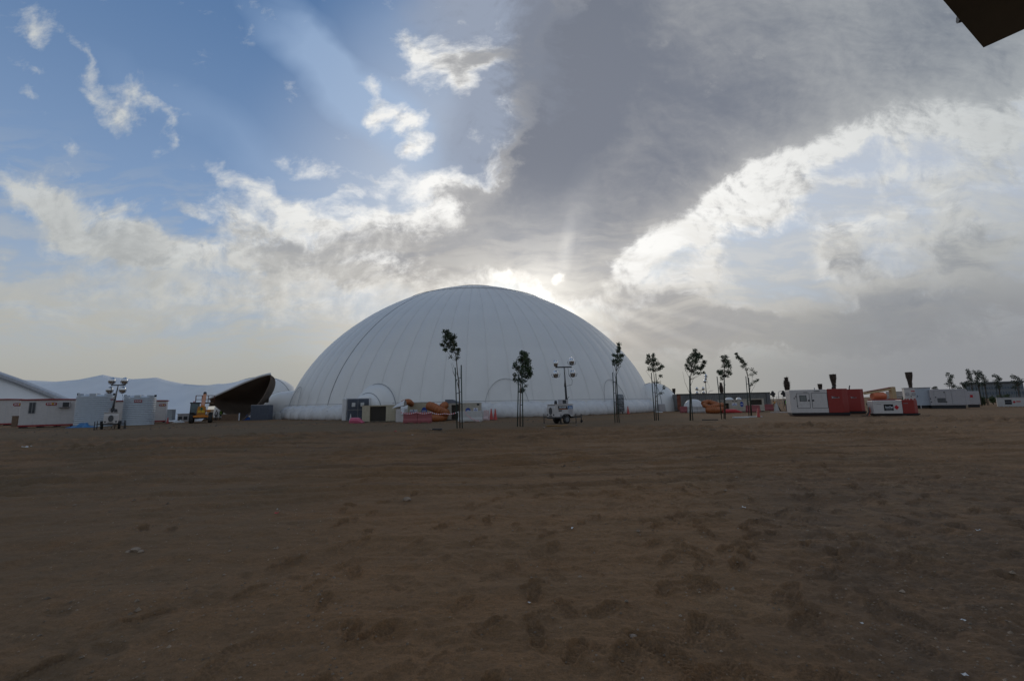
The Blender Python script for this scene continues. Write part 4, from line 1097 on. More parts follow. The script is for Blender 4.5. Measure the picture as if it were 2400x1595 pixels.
for (lb, u1, u2, vb, vt, dy) in (('white sheet hump lying behind the white and red barriers near the container', 1602, 1652, 966, 935, .6), ('white sheet hump resting on the tan unit left of a smaller grey one', 1697, 1726, 966, 930.5, 3.4), ('small grey sheet hump beside the white one above the tan unit', 1727, 1741, 966, 930.5, 3.4)):
    hump('sheet_hump', lb, 'sheet', (u1 + u2) / 2, vt, vb, (u2 - u1) / 2, 1.0, dy, m=BAGSKIN, pw=.75)
# white boxed unit with rounded hood between the cream and the logo unit
c, w, h = place(927, 947, 989, 958)
t = thing('hooded_box', 'white box with a rounded white hood between cream and tan cooling units', 'box', c)
MB().bx(-w / 2, w / 2, 0, 1.4, 0, h).build('body', WHITE_PAINT, t, bevel=.05)
P = []
for i in range(9):
    a = i / 8; P.append([(-w / 2 - .35 + (w + .3) * a, -.05 + 1.3 * b, h + .03 + (.15 + .78 * a ** .8) * math.sin(math.pi * min(1, (b * .94 + .03))) ** .45) for b in np.linspace(0, 1, 11)])
MB().grid(P, flip=True).build('hood', BAGSKIN, t)
MB().box((w / 2 - .12, -.12, h - .25), (.28, .2, .55)).build('junction_box', WPRINT, t)

def barrier(label, u1, u2, vb, vt, m, dep=.5, rz=0.0, group='plastic road barriers', tip=0.0):
    c, w, h = place(u1, u2, vb, vt)
    t = thing('road_barrier', label, 'barrier', c, rz, group)
    n = max(1, round(w / 1.6)); l = w / n
    for k in range(n):
        x0, x1 = -w / 2 + k * l + .012, -w / 2 + (k + 1) * l - .012
        b = MB(); prof = [(0, .06), (0, .24), (.10, .44), (.14, h), (dep - .14, h), (dep - .10, .44), (dep, .24), (dep, .06)]
        v0 = len(b.v)
        for x in (x0, x1):
            for (y, z) in prof: b.v.append((x, y, z))
        q = len(prof)
        b.f.append(tuple(range(q))[::-1]); b.f.append(tuple(range(q, 2 * q))); b.smooth += [False, False]
        for i in range(q):
            j = (i + 1) % q; b.f.append((i, j, q + j, q + i)); b.smooth.append(False)
        s = b.build('barrier_section', m, t, bevel=.025)
        for fx in (x0 + l * .15, x1 - l * .15): MB().bx(fx - l * .11, fx + l * .11, .02, dep - .02, 0, .062).build('foot', m, s)
        MB().lathe(((x0 + x1) / 2, dep / 2, h), [(.07, 0), (.07, .04)], 10).build('filler_cap', m, s)
    if tip: t.rotation_euler = (tip, 0, rz); t.location.z = .3
    return t
barrier('long faded red barrier standing before the unit with half-round blue logo', 944, 1011, 991, 966, PINK)
barrier('dirty white barrier with hanging tape standing before the hooded unit', 1073, 1131, 988, 963, WHITEPL)
barrier('short pinkish white barrier half hidden right of the taped white barrier', 1131, 1144, 985, 961, mat('pinkish_white', (.55, .42, .41), .6, dirt=.3), rz=-.4)
barrier('faded red barrier nearest the rusty left end of the container', 1596, 1613, 967, 952, PINK)
barrier('white barrier standing between red barrier and orange ducts by the container', 1614, 1657, 967, 952, WHITEPL)
barrier('wide faded red barrier right of the oval-logo cooling unit', 1752, 1784, 966, 949, PINK)
barrier('faded red barrier at the right corner of the container, pushed farther back', 1785, 1814, 962, 947, PINK, rz=-.12)
def tipped(label, u1, u2, vb, vt, m):
    c, w, h = place(u1, u2, vb, vt)
    t = thing('tipped_barrier', label, 'barrier', c)
    b = MB(); R = []
    for i, (s, k) in enumerate(((-.5, .62), (-.42, 1), (.1, 1.0), (.22, .92), (.42, .45), (.5, .22))):
        R.append([(s * w, .0, .02), (s * w, -.06, h * .45 * k), (s * w, .05, h * .9 * k), (s * w, .3, h * k), (s * w, .75, h * .7 * k), (s * w, .85, .02)])
    b.grid(R, closed=True, smooth=False, flip=True); n = len(b.v); b.f.append(tuple(range(6))); b.f.append(tuple(range(n - 1, n - 7, -1))); b.smooth += [False, False]
    b.build('shell', m, t, bevel=.03)
    MB().bx(-w * .4, w * .12, -.075, -.03, h * .42, h * .5).build('ridge', m, t)
    return t
tipped('bright red barrier tipped on its side before the oval-logo cooling unit', 1694, 1741, 967, 958, mat('bright_red_plastic', (.48, .035, .04), .5, dirt=.15))
tipped('pink barrier tipped on its side in front of the air lock door', 818, 849, 992, 978, mat('pink_plastic', (.52, .10, .17), .5, dirt=.2))

def cone(label, u, vb, vt, m=CONE, band=False):
    c, _, h = place(u - 5, u + 5, vb, vt)
    t = thing('traffic_cone', label, 'traffic cone', c, 0, 'traffic cones')
    MB().lathe((0, 0, .035), [(h * .20, 0), (h * .18, .02), (h * .035, h - .04), (h * .02, h - .036)], 16).build('cone', m, t)
    MB().bx(-h * .24, h * .24, -h * .24, h * .24, 0, .035).build('base', BLACK, t)
    if band: MB().lathe((0, 0, .035), [(h * .128, h * .34), (h * .085, h * .62)], 16).build('band', WPRINT, t)
cone('left of the pair of red cones beside the taped white barrier', 1151.5, 983.5, 957)
cone('right of the pair of red cones beside the taped white barrier', 1161, 984, 957.5)
cone('red cone with tilted shade just right of the near light tower', 1386, 967, 945.5)
cone('red cone beside the grey heater cylinder at the dome skirt', 1472.5, 970, 951)
cone('red cone standing next to the white boards on the sand', 1778, 977.5, 955)
cone('small white-topped red cone standing beside the grey cabinet by the tanks', 392.5, 992, 977, band=True)
cone('white banded cone behind the tipped pink barrier', 821.5, 986, 969, m=WHITEPL)

# striped tape
def tape(label, pts, w=.08):
    P = [Vector(p) for p in pts]; c = P[0].copy(); dense = []
    for a, b in zip(P, P[1:]):
        for k in range(14): dense.append(a.lerp(b, k / 14) - Vector((0, 0, .18 * math.sin(math.pi * k / 14) * min(1, (b - a).length / 2))))
    dense.append(P[-1])
    t = thing('warning_tape', label, 'tape', c)
    for q, m in ((0, mat('tape_red', (.55, .04, .04), .5)), (1, WPRINT)):
        b = MB()
        L = 0
        for i, (p, p2) in enumerate(zip(dense, dense[1:])):
            if i % 2 == q: b.grid([[p - c + Vector((0, 0, -w / 2)), p2 - c + Vector((0, 0, -w / 2))], [p - c + Vector((0, .01, w / 2)), p2 - c + Vector((0, .01, w / 2))]], smooth=False)
        tag(b.build('red_stripe' if q == 0 else 'white_stripe', m, t), kind='stuff')
yb = gp(977, 991).y - .08
tape('red and white tape strung along the top of the long red barrier', [at(940, 966, yb), at(976, 965.5, yb), at(1011, 965.5, yb)])
tape('red and white tape sagging across the gap before the orange ducts', [at(1011, 965.5, yb), at(1042, 968.5, yb), at(1073, 965, yb + .3)])
tape('loose red and white tape drooping down the face of the white barrier', [at(1090, 964, gp(1100, 988).y - .06), at(1102, 978, gp(1100, 988).y - .1), at(1124, 985.5, gp(1100, 988).y - .12)])

# jumbo bags, louvred boxes, cabinets on the left of the dome
def jumbo(label, u1, u2, vb, vt):
    c, w, h = place(u1, u2, vb, vt)
    t = thing('bulk_bag', label, 'bulk bag', c, 0, 'white bulk bags')
    P = []
    for i in range(8):
        a = i / 7; k = 1 + .06 * math.sin(a * 3) - .10 * a * a
        row = []
        for j in range(24):
            b = 2 * math.pi * j / 24; sq = (abs(math.cos(b)) ** 4 + abs(math.sin(b)) ** 4) ** -.25
            row.append((w / 2 * k * math.cos(b) * sq * (1 + .02 * math.sin(b * 7 + a * 5)), w / 2 + w / 2 * k * math.sin(b) * sq, h * a * .95))
        P.append(row)
    top = P[-1]; cc = Vector((0, w / 2, h * .93))
    P.append([cc + (Vector(p) - cc) * .6 + Vector((0, 0, -.02)) for p in top]); P.append([cc + (Vector(p) - cc) * .1 for p in top])
    MB().grid(P, closed=True).build('bag', WHITEPL, t)
    for x in (-.4, .4): MB().tube([(x * w, .1, h * .92), (x * w * 1.02, .1, h * 1.02), (x * w * .75, .12, h * .93)], .03, 5).build('loop', WHITEPL, t)
jumbo('leftmost white bulk bag beside the grey louvred box', 625, 641, 982, 966)
jumbo('second white bulk bag from the grey louvred box, against the skirt', 642, 659, 982, 966)
jumbo('white bulk bag standing behind two others near the tunnel lobe', 645, 662, 975, 953)
jumbo('dirty white bulk bag at the end of the skirt, left of a second one', 763, 783, 984, 962)
jumbo('dirty white bulk bag next to the air lock padding', 783, 801, 984, 962)

def lbox(label, u1, u2, vb, vt, dep=1.2):
    c, w, h = place(u1, u2, vb, vt)
    t = thing('louvred_box', label, 'plant box', c)
    MB().bx(-w / 2, w / 2, .03, dep, 0, h).build('casing', LOUVRE, t)
    for sx in (-1, 1):
        for z0, z1 in ((.08, h * .5 - .03), (h * .5 + .03, h - .08)):
            x0, x1 = (-w / 2 + .05, -.03) if sx < 0 else (.03, w / 2 - .05)
            p = MB().bx(x0, x1, 0, .028, z0, z1).build('panel', LOUVRE, t)
            for k in range(7): MB().box(((x0 + x1) / 2, -.012, z0 + (k + .5) * (z1 - z0) / 7), (x1 - x0 - .08, .02, .07), rx=.45).build('slat', LOUVRE, p)
    MB().bx(-w / 2, w / 2, .02, .5, h, h + .06).build('top_edge', PALEGREY, t)
lbox('blue-grey louvred plant box with four panels under the canopy tip', 586, 628, 984, 949)
c, w, h = place(388, 403, 987, 959)
t = thing('grey_cabinet', 'narrow grey cabinet beside the right end of the badge cabin', 'cabinet', c)
MB().bx(-w / 2, w / 2, 0, .6, 0, h).build('body', GREYMETAL, t, bevel=.02); MB().bx(-w / 2 + .05, w / 2 - .05, -.012, -.001, .1, h - .08).build('door', mat('cabinet_grey', (.26, .28, .29), .5), t)
c, w, h = place(415, 441, 987, 970)
t = thing('site_office', 'low grey office hut with two dark windows behind the handler', 'hut', c)
MB().bx(-w / 2, w / 2, 0, 2.2, 0, h).build('wall', PALEGREY, t)
for s in (-1, 1):
    f = MB().bx(s * w * .24 - w * .19, s * w * .24 + w * .19, -.03, -.001, h * .2, h * .72).build('window', GREYMETAL, t); MB().bx(s * w * .24 - w * .16, s * w * .24 + w * .16, -.038, -.032, h * .25, h * .68).build('pane', GLASSDARK, f)
MB().bx(-w / 2 - .08, w / 2 + .08, -.1, 2.3, h, h + .08).build('roof', PALEGREY, t)
c, w, h = place(518, 558, 985, 970)
t = thing('hoarding', 'low brown board hoarding across the mouth of the dark canopy', 'hoarding', c)
for k in range(5): MB().bx(-w / 2 + k * w / 5 + .01, -w / 2 + (k + 1) * w / 5 - .01, .0, .04, .02, h).build('board', BROWNBOARD, t)
MB().bx(w / 2 + .05, w / 2 + .16, -.02, .1, 0, h + .1).build('end_post', WPRINT, t)
tarp('dark blue sheet heap beside the louvred box under the canopy tip', 568, 588, 984, 972, mat('dark_blue_sheet', (.02, .07, .25), .5, bump=.5, bscale=5), dep=.8, seed=3)
tarp('small white sheet lying on the ground between cabinet and handler', 405, 426, 990, 983, PAPER, 'loose_sheet', 'sheet', .7, 5)
# wrapped heater cylinder beside the third tree
c, w, h = place(1445, 1464, 970, 923)
t = thing('heater_cylinder', 'tall mottled grey cylinder standing beside the skirt behind a slender tree', 'heater', push(c, .6))
MB().lathe((0, 0, 0), [(w * .44, .30), (w * .5, .36), (w * .5, h - .25), (w * .42, h - .06), (w * .2, h)], 24).build('body', mat('mottled_grey', (.17, .18, .19), .5, vary=.6, scale=5), t)
for z in (.6, 1.3, 2.0): MB().lathe((0, 0, z), [(w * .51, 0), (w * .52, .03), (w * .51, .06)], 24).build('band', DARKMETAL, t)
for a in (0.6, 2.2, 3.9, 5.4): MB().tube([(w * .36 * math.cos(a), w * .36 * math.sin(a), 0), (w * .36 * math.cos(a), w * .36 * math.sin(a), .34)], .04, 6).build('foot', DARKMETAL, t)
c, w, h = place(1546, 1563, 964, 946)
t = thing('concrete_block', 'pale grey block leaning at the foot of the right dome annex', 'block', c, .3)
MB().box((0, .4, h * .5), (w, .7, h), taper=.8).build('block', PALEGREY, t, bevel=.05)
for i, (u, vb, ww) in enumerate(((700, 982.5, 18), (745, 982, 10), (1192, 977, 14), (1545, 966, 20))):
    tarp(['scrap of white sheet at the left end of the dome skirt', 'tiny scrap of white sheet before the skirt left of the bulk bags', 'scrap of white sheet on the ground left of the second tree', 'white sheet scrap at the foot of the annex beside the pale block'][i], u - ww / 2, u + ww / 2, vb, vb - 3, PAPER, 'loose_sheet', 'sheet', .5, i)

# ------------------------------------------------------------------ grey shipping container
def container():
    c, w, h = place(1589, 1808, 968, 921); a = gp(1589, 963.5); b = gp(1808, 959.5)
    L = (b - a).length; rz = math.atan2(b.y - a.y, b.x - a.x); h = at(1700, 920.5, (a.y + b.y) / 2).z
    t = thing('shipping_container', 'long dark grey shipping container with a rusty brown left end', 'container', ((a.x + b.x) / 2, (a.y + b.y) / 2, 0), rz)
    n = 44; poly = []
    for k in range(n):
        x = -L / 2 + .55 + (L - 1.1) * k / n; d = (L - 1.1) / n
        poly += [(x, .0), (x + d * .3, .0), (x + d * .5, .05), (x + d * .8, .05)]
    P = [[(p[0], p[1] + .02, z) for p in poly] for z in (.16, h - .14)]
    MB().grid(P, smooth=False).build('corrugated_side', STEELGREY, t)
    MB().bx(-L / 2 + .1, L / 2 - .1, .09, 2.4, .1, h - .06).build('body', STEELGREY, t)
    MB().bx(-L / 2, L / 2, -.03, .08, h - .14, h).build('top_rail', mat('rail_dark', (.07, .07, .07), .6), t)
    MB().bx(-L / 2, L / 2, -.02, .08, .0, .158).build('bottom_rail', STEELGREY, t)
    MB().bx(-L / 2 - .01, -L / 2 + .55, -.02, .085, .16, h - .142).build('end_panel', RUST, t)
    MB().bx(L / 2 - .55, L / 2 + .01, -.02, .085, .16, h - .142).build('corner_post', mat('post_grey', (.12, .12, .125), .6), t)
    for x in (-L / 2 + .08, L / 2 - .08):
        for z in (.08, h - .08): MB().box((x, .02, z), (.2, .18, .17)).build('corner_casting', DARKMETAL, t)
container()

# ------------------------------------------------------------------ generators on the right
def wedge_logo(par, x, z, s, y):
    o = MB().prism([(x - s, z + s * .28), (x + s, z - s * .05), (x + s * .9, z - s * .18), (x - s * .9, z - s * .30), (x - s * .7, z - s * .02)], y - .006, y).build('arrow_logo', mat('logo_grey', (.35, .33, .34), .5), par)
    MB().bx(x - s * .5, x + s * .65, y - .012, y - .007, z - s * .13, z + s * .07).build('dark_print', BPRINT, o)

def genset(label, u1, us, u2, vb, vt, dep, skid=.28, big=True, visible_from=None, extras=None):
    """us: column where the white part turns into the red end"""
    rz = math.radians(-21); c, w, h = place(u1, u2, vb, vt, rz); k = w / (u2 - u1)
    t = thing('generator', label, 'generator', c, rz)
    X = lambda u: (u - (u1 + u2) / 2) * k
    Z = lambda v: h * (vb - v) / (vb - vt)
    xs = X(us)
    MB().bx(-w / 2 + .15, w / 2 - .1, .12, dep - .1, 0, skid * .45).build('ground_beam', mat('beam_brown', (.06, .035, .03), .8), t)
    MB().bx(-w / 2 + .06, w / 2 - .04, .05, dep - .05, skid * .45 + .002, skid).build('skid', BPRINT, t)
    if us > u1 + 4:
        cn = MB().bx(-w / 2, xs - .004, 0, dep, skid + .002, h).build('canopy', WHITE_PAINT, t, bevel=.03)
    z1 = skid + .002
    # red end with a chamfered corner
    b = MB(); fl = w / 2 - min(.62, w * .12)
    prof = [(xs + .004, 0), (fl, 0), (w / 2 - .03, .38), (w / 2 - .03, dep), (xs + .004, dep)]
    for z, kx in ((z1, 0), (h + .03, 0)):
        for (x, y) in prof: b.v.append((x, y, z))
    q = len(prof); b.f.append(tuple(range(q))[::-1]); b.f.append(tuple(range(q, 2 * q))); b.smooth += [False] * 2
    for i in range(q):
        j = (i + 1) % q; b.f.append((i, j, q + j, q + i)); b.smooth.append(False)
    rd = b.build('red_end', RED_PAINT, t, bevel=.03)
    return t, X, Z, w, h, k, xs, rd
t, X, Z, w, h, k, xs, rd = genset('large white and red generator on a dark skid, control window in its door', 1856, 1946, 1997, 974, 912, 2.0)
for (a, b_, lab) in ((1873, 1904, 1), (1909, 1946, 2)):
    d = MB()
    x0, x1, z0, z1 = X(a), X(b_) - .05, Z(955) , Z(921)
    MB().bx(x0 - .035, x1 + .035, -.006, -.001, z0 - .035, z1 + .035).build('door_gap', DARKMETAL, t)
    o = MB().bx(x0, x1, -.02, -.0065, z0, z1).build('door', WHITE_PAINT, t)
    MB().bx(X(a if lab == 2 else 1899), X(a + 4.5 if lab == 2 else 1903), -.035, -.015, Z(939.5), Z(936)).build('handle', BPRINT, o)
f = MB().bx(X(1879), X(1896), -.03, -.0145, Z(939.5), Z(925)).build('window', BPRINT, t, bevel=.01)
MB().bx(X(1880.5), X(1894.5), -.036, -.031, Z(938.5), Z(926)).build('pane', mat('pane_grey', (.16, .17, .16), .15, spec=.6), f)
for (u, v) in ((1870, 927.5), (1872.5, 950.5), (1866, 932)): MB().lathe((X(u), -.01, Z(v)), [(.05, -.02), (.05, .008)], 10, 'y').build('latch', BPRINT, t)
MB().bx(X(1915), X(1929), -.012, -.002, Z(917), Z(915.5)).build('sticker', DARKMETAL, t)
MB().bx(X(1889), X(1900), -.012, -.002, Z(918.7), Z(917.5)).build('sticker', GREYMETAL, t)
wedge_logo(rd, X(1964), Z(931), .34, -.008)
MB().tube([(X(1966), .9, h + .02), (X(1966), .9, h + .16), (X(1966) + .2, .9, h + .30)], .05, 8).build('exhaust_pipe', DARKMETAL, t)
MB().lathe((X(1921), .5, h), [(.04, 0), (.04, .14), (.06, .17)], 8).build('lifting_eye', PALEGREY, t)
t2, X2, Z2, w2, h2, k2, xs2, rd2 = genset('second red-ended generator showing behind the large one', 1930, 1992, 2034, 970, 912.5, 2.0)
wedge_logo(rd2, X2(2006), Z2(931), .26, -.008)
MB().tube([(X2(2006), .9, h2 + .02), (X2(2006), .9, h2 + .2), (X2(2008), .9, h2 + .42)], .05, 8).build('exhaust_pipe', DARKMETAL, t2)
t3, X3, Z3, w3, h3, k3, xs3, rd3 = genset('low white and red generator with black label and red diamond sign', 2049, 2119, 2160, 974, 937.5, 1.3, skid=.2)
o = MB().bx(X3(2075), X3(2097.5), -.014, -.002, Z3(961.5), Z3(946.5)).build('label_panel', BPRINT, t3)
text('AccroTem', WPRINT, o, (X3(2087), -.02, Z3(953.5)), .26, width=X3(2096) - X3(2078))
for v in (957.0, 960.3): MB().bx(X3(2079), X3(2094), -.019, -.0145, Z3(v) - .012, Z3(v) + .012).build('print_line', mat('print_grey', (.3, .3, .32), .5), o)
dm = [(X3(2099), Z3(954)), (X3(2104.8), Z3(948.2)), (X3(2110.8), Z3(954)), (X3(2105.2), Z3(959.6))]
MB().prism(dm[::-1], -.014, -.002).build('diamond_sign', RPRINT, t3)
MB().bx(X3(2058), X3(2069), -.012, -.002, Z3(946.4), Z3(945.4)).build('sticker', GREYMETAL, t3)
MB().bx(X3(2052), X3(2117), -.02, -.002, Z3(940.5), Z3(938.6)).build('lid_edge', WHITE_PAINT, t3)
for u in (2134, 2140, 2148, 2156): MB().lathe((X3(u), .5, h3 + .02), [(.08, 0), (.08, .1)], 8).build('filler_cap', RED_PAINT, t3)
MB().bx(X3(2122), X3(2133), -.012, -.003, Z3(945.5), Z3(944.2)).build('sticker', GREYMETAL, rd3)
for q in range(3):
    MB().tube([(X3(2046), .5 + q * .2, .75), (X3(2043 - q * 2), .2, .35), (X3(2036 - q * 3), .0, .03), (X3(2028 - q * 4), .2, .03)], .03, 6).build('power_cable', BPRINT if q else mat('cable_red', (.35, .05, .03), .6), t3)

# white switch cabin with two round meters
c, w, h = place(2125, 2187, 957, 907.5, -.62); k = w / 62
t = thing('switch_cabin', 'white switch cabin on feet with two meter windows behind the low generator', 'cabin', c, -.62)
X = lambda u: (u - 2156) * k
Z = lambda v: h * (957 - v) / 49.5
MB().bx(-w / 2, X(2151), 0, 2.2, .42, h - .08).build('door_side', WHITE_PAINT, t); MB().bx(X(2151) + .003, w / 2, 0.02, 2.2, .42, h - .08).build('wall', BLUEWHITE, t)
MB().bx(-w / 2 - .06, w / 2 + .06, -.06, 2.3, h - .078, h).build('roof', PALEGREY, t)
for u in (2127, 2160, 2184): MB().bx(X(u) - .05, X(u) + .05, .0, .2, 0, .418).build('foot', PALEGREY, t)
MB().bx(-w / 2 + .1, w / 2 - .1, .25, 2.1, .05, .418).build('plinth', BPRINT, t)
for u in (2131.5, 2146.5):
    mo = MB().lathe((X(u), -.01, Z(922.7)), [(.21, -.03), (.21, .008)], 8, 'y').build('meter_window', GREYMETAL, t); MB().lathe((X(u), -.03, Z(922.7)), [(.16, -.02), (.16, 0)], 12, 'y').build('dial', PALEGREY, mo)
MB().bx(X(2141), X(2150), -.012, -.001, Z(917), Z(914.6)).build('red_sign', RPRINT, t)
for u in (2140, 2155): MB().bx(X(u) - .025, X(u) + .025, -.06, -.001, Z(930), Z(926)).build('handle', BPRINT, t)
# grey generator
c, w, h = place(2183, 2280, 957, 911, -.62); k = w / 97
t = thing('generator', 'pale grey generator with one dark vent, right of the switch cabin', 'generator', push(c, .5), -.62)
X = lambda u: (u - 2231.5) * k
Z = lambda v: h * (957 - v) / 46
P = [(-w / 2, .40), (X(2268), .40), (X(2276), .5), (X(2274), h - .12), (X(2262), h), (-w / 2, h)]
MB().prism(P, 0, 2.0).build('canopy', PALEGREY, t, bevel=.04)
MB().bx(-w / 2 + .05, X(2266), .08, 1.9, .0, .398).build('skid', BPRINT, t)
fr = MB().bx(X(2200), X(2221), -.02, -.002, Z(943), Z(932.5)).build('vent', GREYMETAL, t)
for q in range(6): MB().box(((X(2200) + X(2221)) / 2, -.03, Z(942) + q * .1), (X(2221) - X(2200) - .06, .02, .05), rx=.5).build('slat', DARKMETAL, fr)
for (a, b_) in ((2194, 2221), (2222, 2236), (2237, 2268)):
    MB().bx(X(a) - .02, X(b_) - .01, -.005, -.001, .48, h - .18).build('panel_gap', GREYMETAL, t); MB().bx(X(a), X(b_) - .03, -.014, -.0055, .5, h - .2).build('panel', PALEGREY, t)
for (u, v) in ((2219, 918.5), (2222, 941), (2197, 930), (2184, 933), (2185, 941)): MB().lathe((X(u), -.02, Z(v)), [(.07, -.02), (.07, .01)], 8, 'y').build('latch', BPRINT, t)
c2, w2, h2 = place(2272, 2296, 955, 916)
t = thing('generator', 'smaller pale grey generator end with a dark red badge, far right of the row', 'generator', (c2.x * 1.03, c2.y * 1.03, 0), -.62)
MB().bx(-w2 / 2, w2 / 2, 0, 1.8, .35, h2).build('canopy', PALEGREY, t, bevel=.06); MB().bx(-w2 / 2 + .1, w2 / 2 - .1, .1, 1.7, 0, .348).build('skid', BPRINT, t)
MB().bx(-.25, .02, -.02, -.002, h2 * .62, h2 * .78).build('badge', RPRINT, t)

# beige boom lift, folded
Yb = 76.0
p = at(2065, 945, Yb); t = thing('boom_lift', 'beige boom lift with folded arm and orange engine drum behind the generators', 'boom lift', (p.x, p.y, 0))
Lp = lambda u, v: at(u, v, Yb) - Vector((p.x, p.y, 0))
def beam(a, b, hw, name, m):
    a, b = Vector(a), Vector(b); d = (b - a).normalized(); n = Vector((-d.z, 0, d.x))
    MB().prism([((a + n * hw).x, (a + n * hw).z), ((a - n * hw).x, (a - n * hw).z), ((b - n * hw).x, (b - n * hw).z), ((b + n * hw).x, (b + n * hw).z)], -.25, .25).build(name, m, t, bevel=.03)
beam(Lp(2026, 921), Lp(2094, 909.5), .22, 'upper_boom', BEIGE); beam(Lp(2028, 918.2), Lp(2092, 906.8), .09, 'red_rail', RED_PAINT)
a = Lp(2085, 907); b_ = Lp(2099, 938)
MB().bx(a.x, b_.x, -.35, .35, b_.z, a.z + .05).build('riser', BEIGE, t, bevel=.05)
q = Lp(2050, 928); MB().lathe((q.x, 0, q.z), [(.5, -.45), (.62, -.30), (.66, 1.4), (.5, 1.7)], 18, 'x').build('engine_drum', mat('drum_orange', (.62, .16, .07), .5, dirt=.2), t)
MB().bx(q.x - .6, b_.x + .4, -.9, .9, .75, q.z - .5).build('turntable', RED_PAINT, t, bevel=.05)
MB().bx(q.x - .8, b_.x + .3, -.8, .8, .35, .74).build('chassis', DARKMETAL, t)
for x in (q.x - .4, b_.x - .2):
    for y in (-.85, .85): MB().lathe((x, y, .45), [(.2, -.16), (.42, -.18), (.45, 0), (.42, .18), (.2, .16)], 18, 'y').build('wheel', TYRE, t)
# plank-sided hut behind
c, w, h = place(2100, 2128, 950, 916); c = Vector((c.x * 1.15, c.y * 1.15, 0)); h = at(2114, 916.5, c.y).z
t = thing('plank_hut', 'dull tan hut wall with horizontal boards behind the switch cabin', 'hut', c)
for z in range(7): MB().bx(-w * .62, w * .62, 0, 2, .02 + z * h / 7, (z + 1) * h / 7 - .012).build('plank', mat('tan_board', (.33, .29, .26), .7), t)

# ------------------------------------------------------------------ young trees with their stakes
def leafy(rnd, centre, rad, n, size, b):
    for _ in range(n):
        while True:
            q = Vector((rnd.uniform(-1, 1), rnd.uniform(-1, 1), rnd.uniform(-1, 1)))
            if q.length <= 1: break
        q = q * (.55 + .45 * rnd.random())
        p = centre + Vector((q.x * rad[0], q.y * rad[1], q.z * rad[2]))
        s = size * rnd.uniform(.6, 1.25)
        d = Vector((rnd.gauss(0, 1), rnd.gauss(0, 1), rnd.gauss(-.35, .7))).normalized()
        side = d.cross(Vector((rnd.gauss(0, 1), rnd.gauss(0, 1), rnd.gauss(0, 1)))).normalized(); nn = d.cross(side)
        i = len(b.v)
        b.v += [tuple(p), tuple(p + d * s * .5 + side * s * .30 + nn * s * .08), tuple(p + d * s), tuple(p + d * s * .5 - side * s * .30 + nn * s * .08)]
        b.f += [(i, i + 1, i + 2), (i, i + 2, i + 3)]; b.smooth += [False, False]

def tree(label, vb, path, clumps, stakes, stake_names, seed, leaf=.12, twigs=(), m=LEAF, dens=2.5, group='young trees in front of the dome'):
    """path: trunk pixels from foot to tip; clumps: (u, v, ru, rv, leaves); stakes: (u_foot, u_top, v_top)"""
    rnd = random.Random(seed)
    f = gp(path[0][0], vb); Y = f.y; k = (f - EYE).dot(F_) / FPX
    t = thing('young_tree', label, 'tree', f, 0, group)
    L = lambda u, v, dy=0.0: at(u, v, Y + dy) - f
    pts = [L(u, v, .25) for (u, v) in path]; pts[0] = Vector((pts[0].x, .25, -.05))
    n = len(pts)
    MB().tube(pts, [.042 * (1 - .75 * i / (n - 1)) + .006 for i in range(n)], 7).build('trunk', BARK, t)
    cr = MB(); br = MB(); branches = []
    for (u, v, ru, rv, nl) in clumps:
        dy = rnd.uniform(-.45, .45) + .25; c = L(u, v, dy)
        leafy(rnd, c, (ru * k * 1.28, min(ru * k * 1.2, .8), rv * k * 1.25), int(nl * dens), leaf, cr)
        # limb from the trunk to the clump
        j = min(range(n), key=lambda q: abs((pts[q].z) - (c.z - max(.5, rv * k * 1.5))) + .4 * abs(pts[q].x - c.x)); a = pts[max(1, j)] if n > 1 else pts[0]
        mid = a.lerp(c, .5) + Vector((rnd.uniform(-.08, .08), rnd.uniform(-.08, .08), -.08)); branches.append([a, mid, c])
        for _ in range(3):
            e = c + Vector((rnd.uniform(-1, 1) * ru * k * .8, rnd.uniform(-.5, .5), rnd.uniform(-.6, 1) * rv * k * .8)); branches.append([c.lerp(mid, .3), c.lerp(e, .6), e])
    for tw in twigs: branches.append([L(u, v, .25 + rnd.uniform(-.2, .2)) for (u, v) in tw])
    for b in branches: br.tube(b, [.016, .011, .006][:len(b)] + [.005] * max(0, len(b) - 3), 5)
    br.build('branch', BARK, t)
    cr.build('crown', m, t)
    for (uf, ut, vt), nm in zip(stakes, stake_names):
        s0 = gp(uf, vb + .5); s1 = at(ut, vt, s0.y)
        st = thing('tree_stake', nm, 'stake', s0, 0, 'green stakes holding the young trees')
        MB().tube([(0, 0, -.1), (s1.x - s0.x, s1.y - s0.y, s1.z)], .038, 8).build('post', STAKE, st)
        for q in (.40, .58, .80):
            if rnd.random() < .8:
                pz = q * s1.z; tp = min(pts, key=lambda w: abs(w.z - pz)); tx = f.x + tp.x - s0.x; x0 = (s1.x - s0.x) * q
                MB().tube([(x0, 0, pz), ((x0 + tx) / 2, .12, pz + .02), (tx, f.y + tp.y - s0.y, pz + .03)], .022, 5).build('tie', BPRINT, st)
    return t

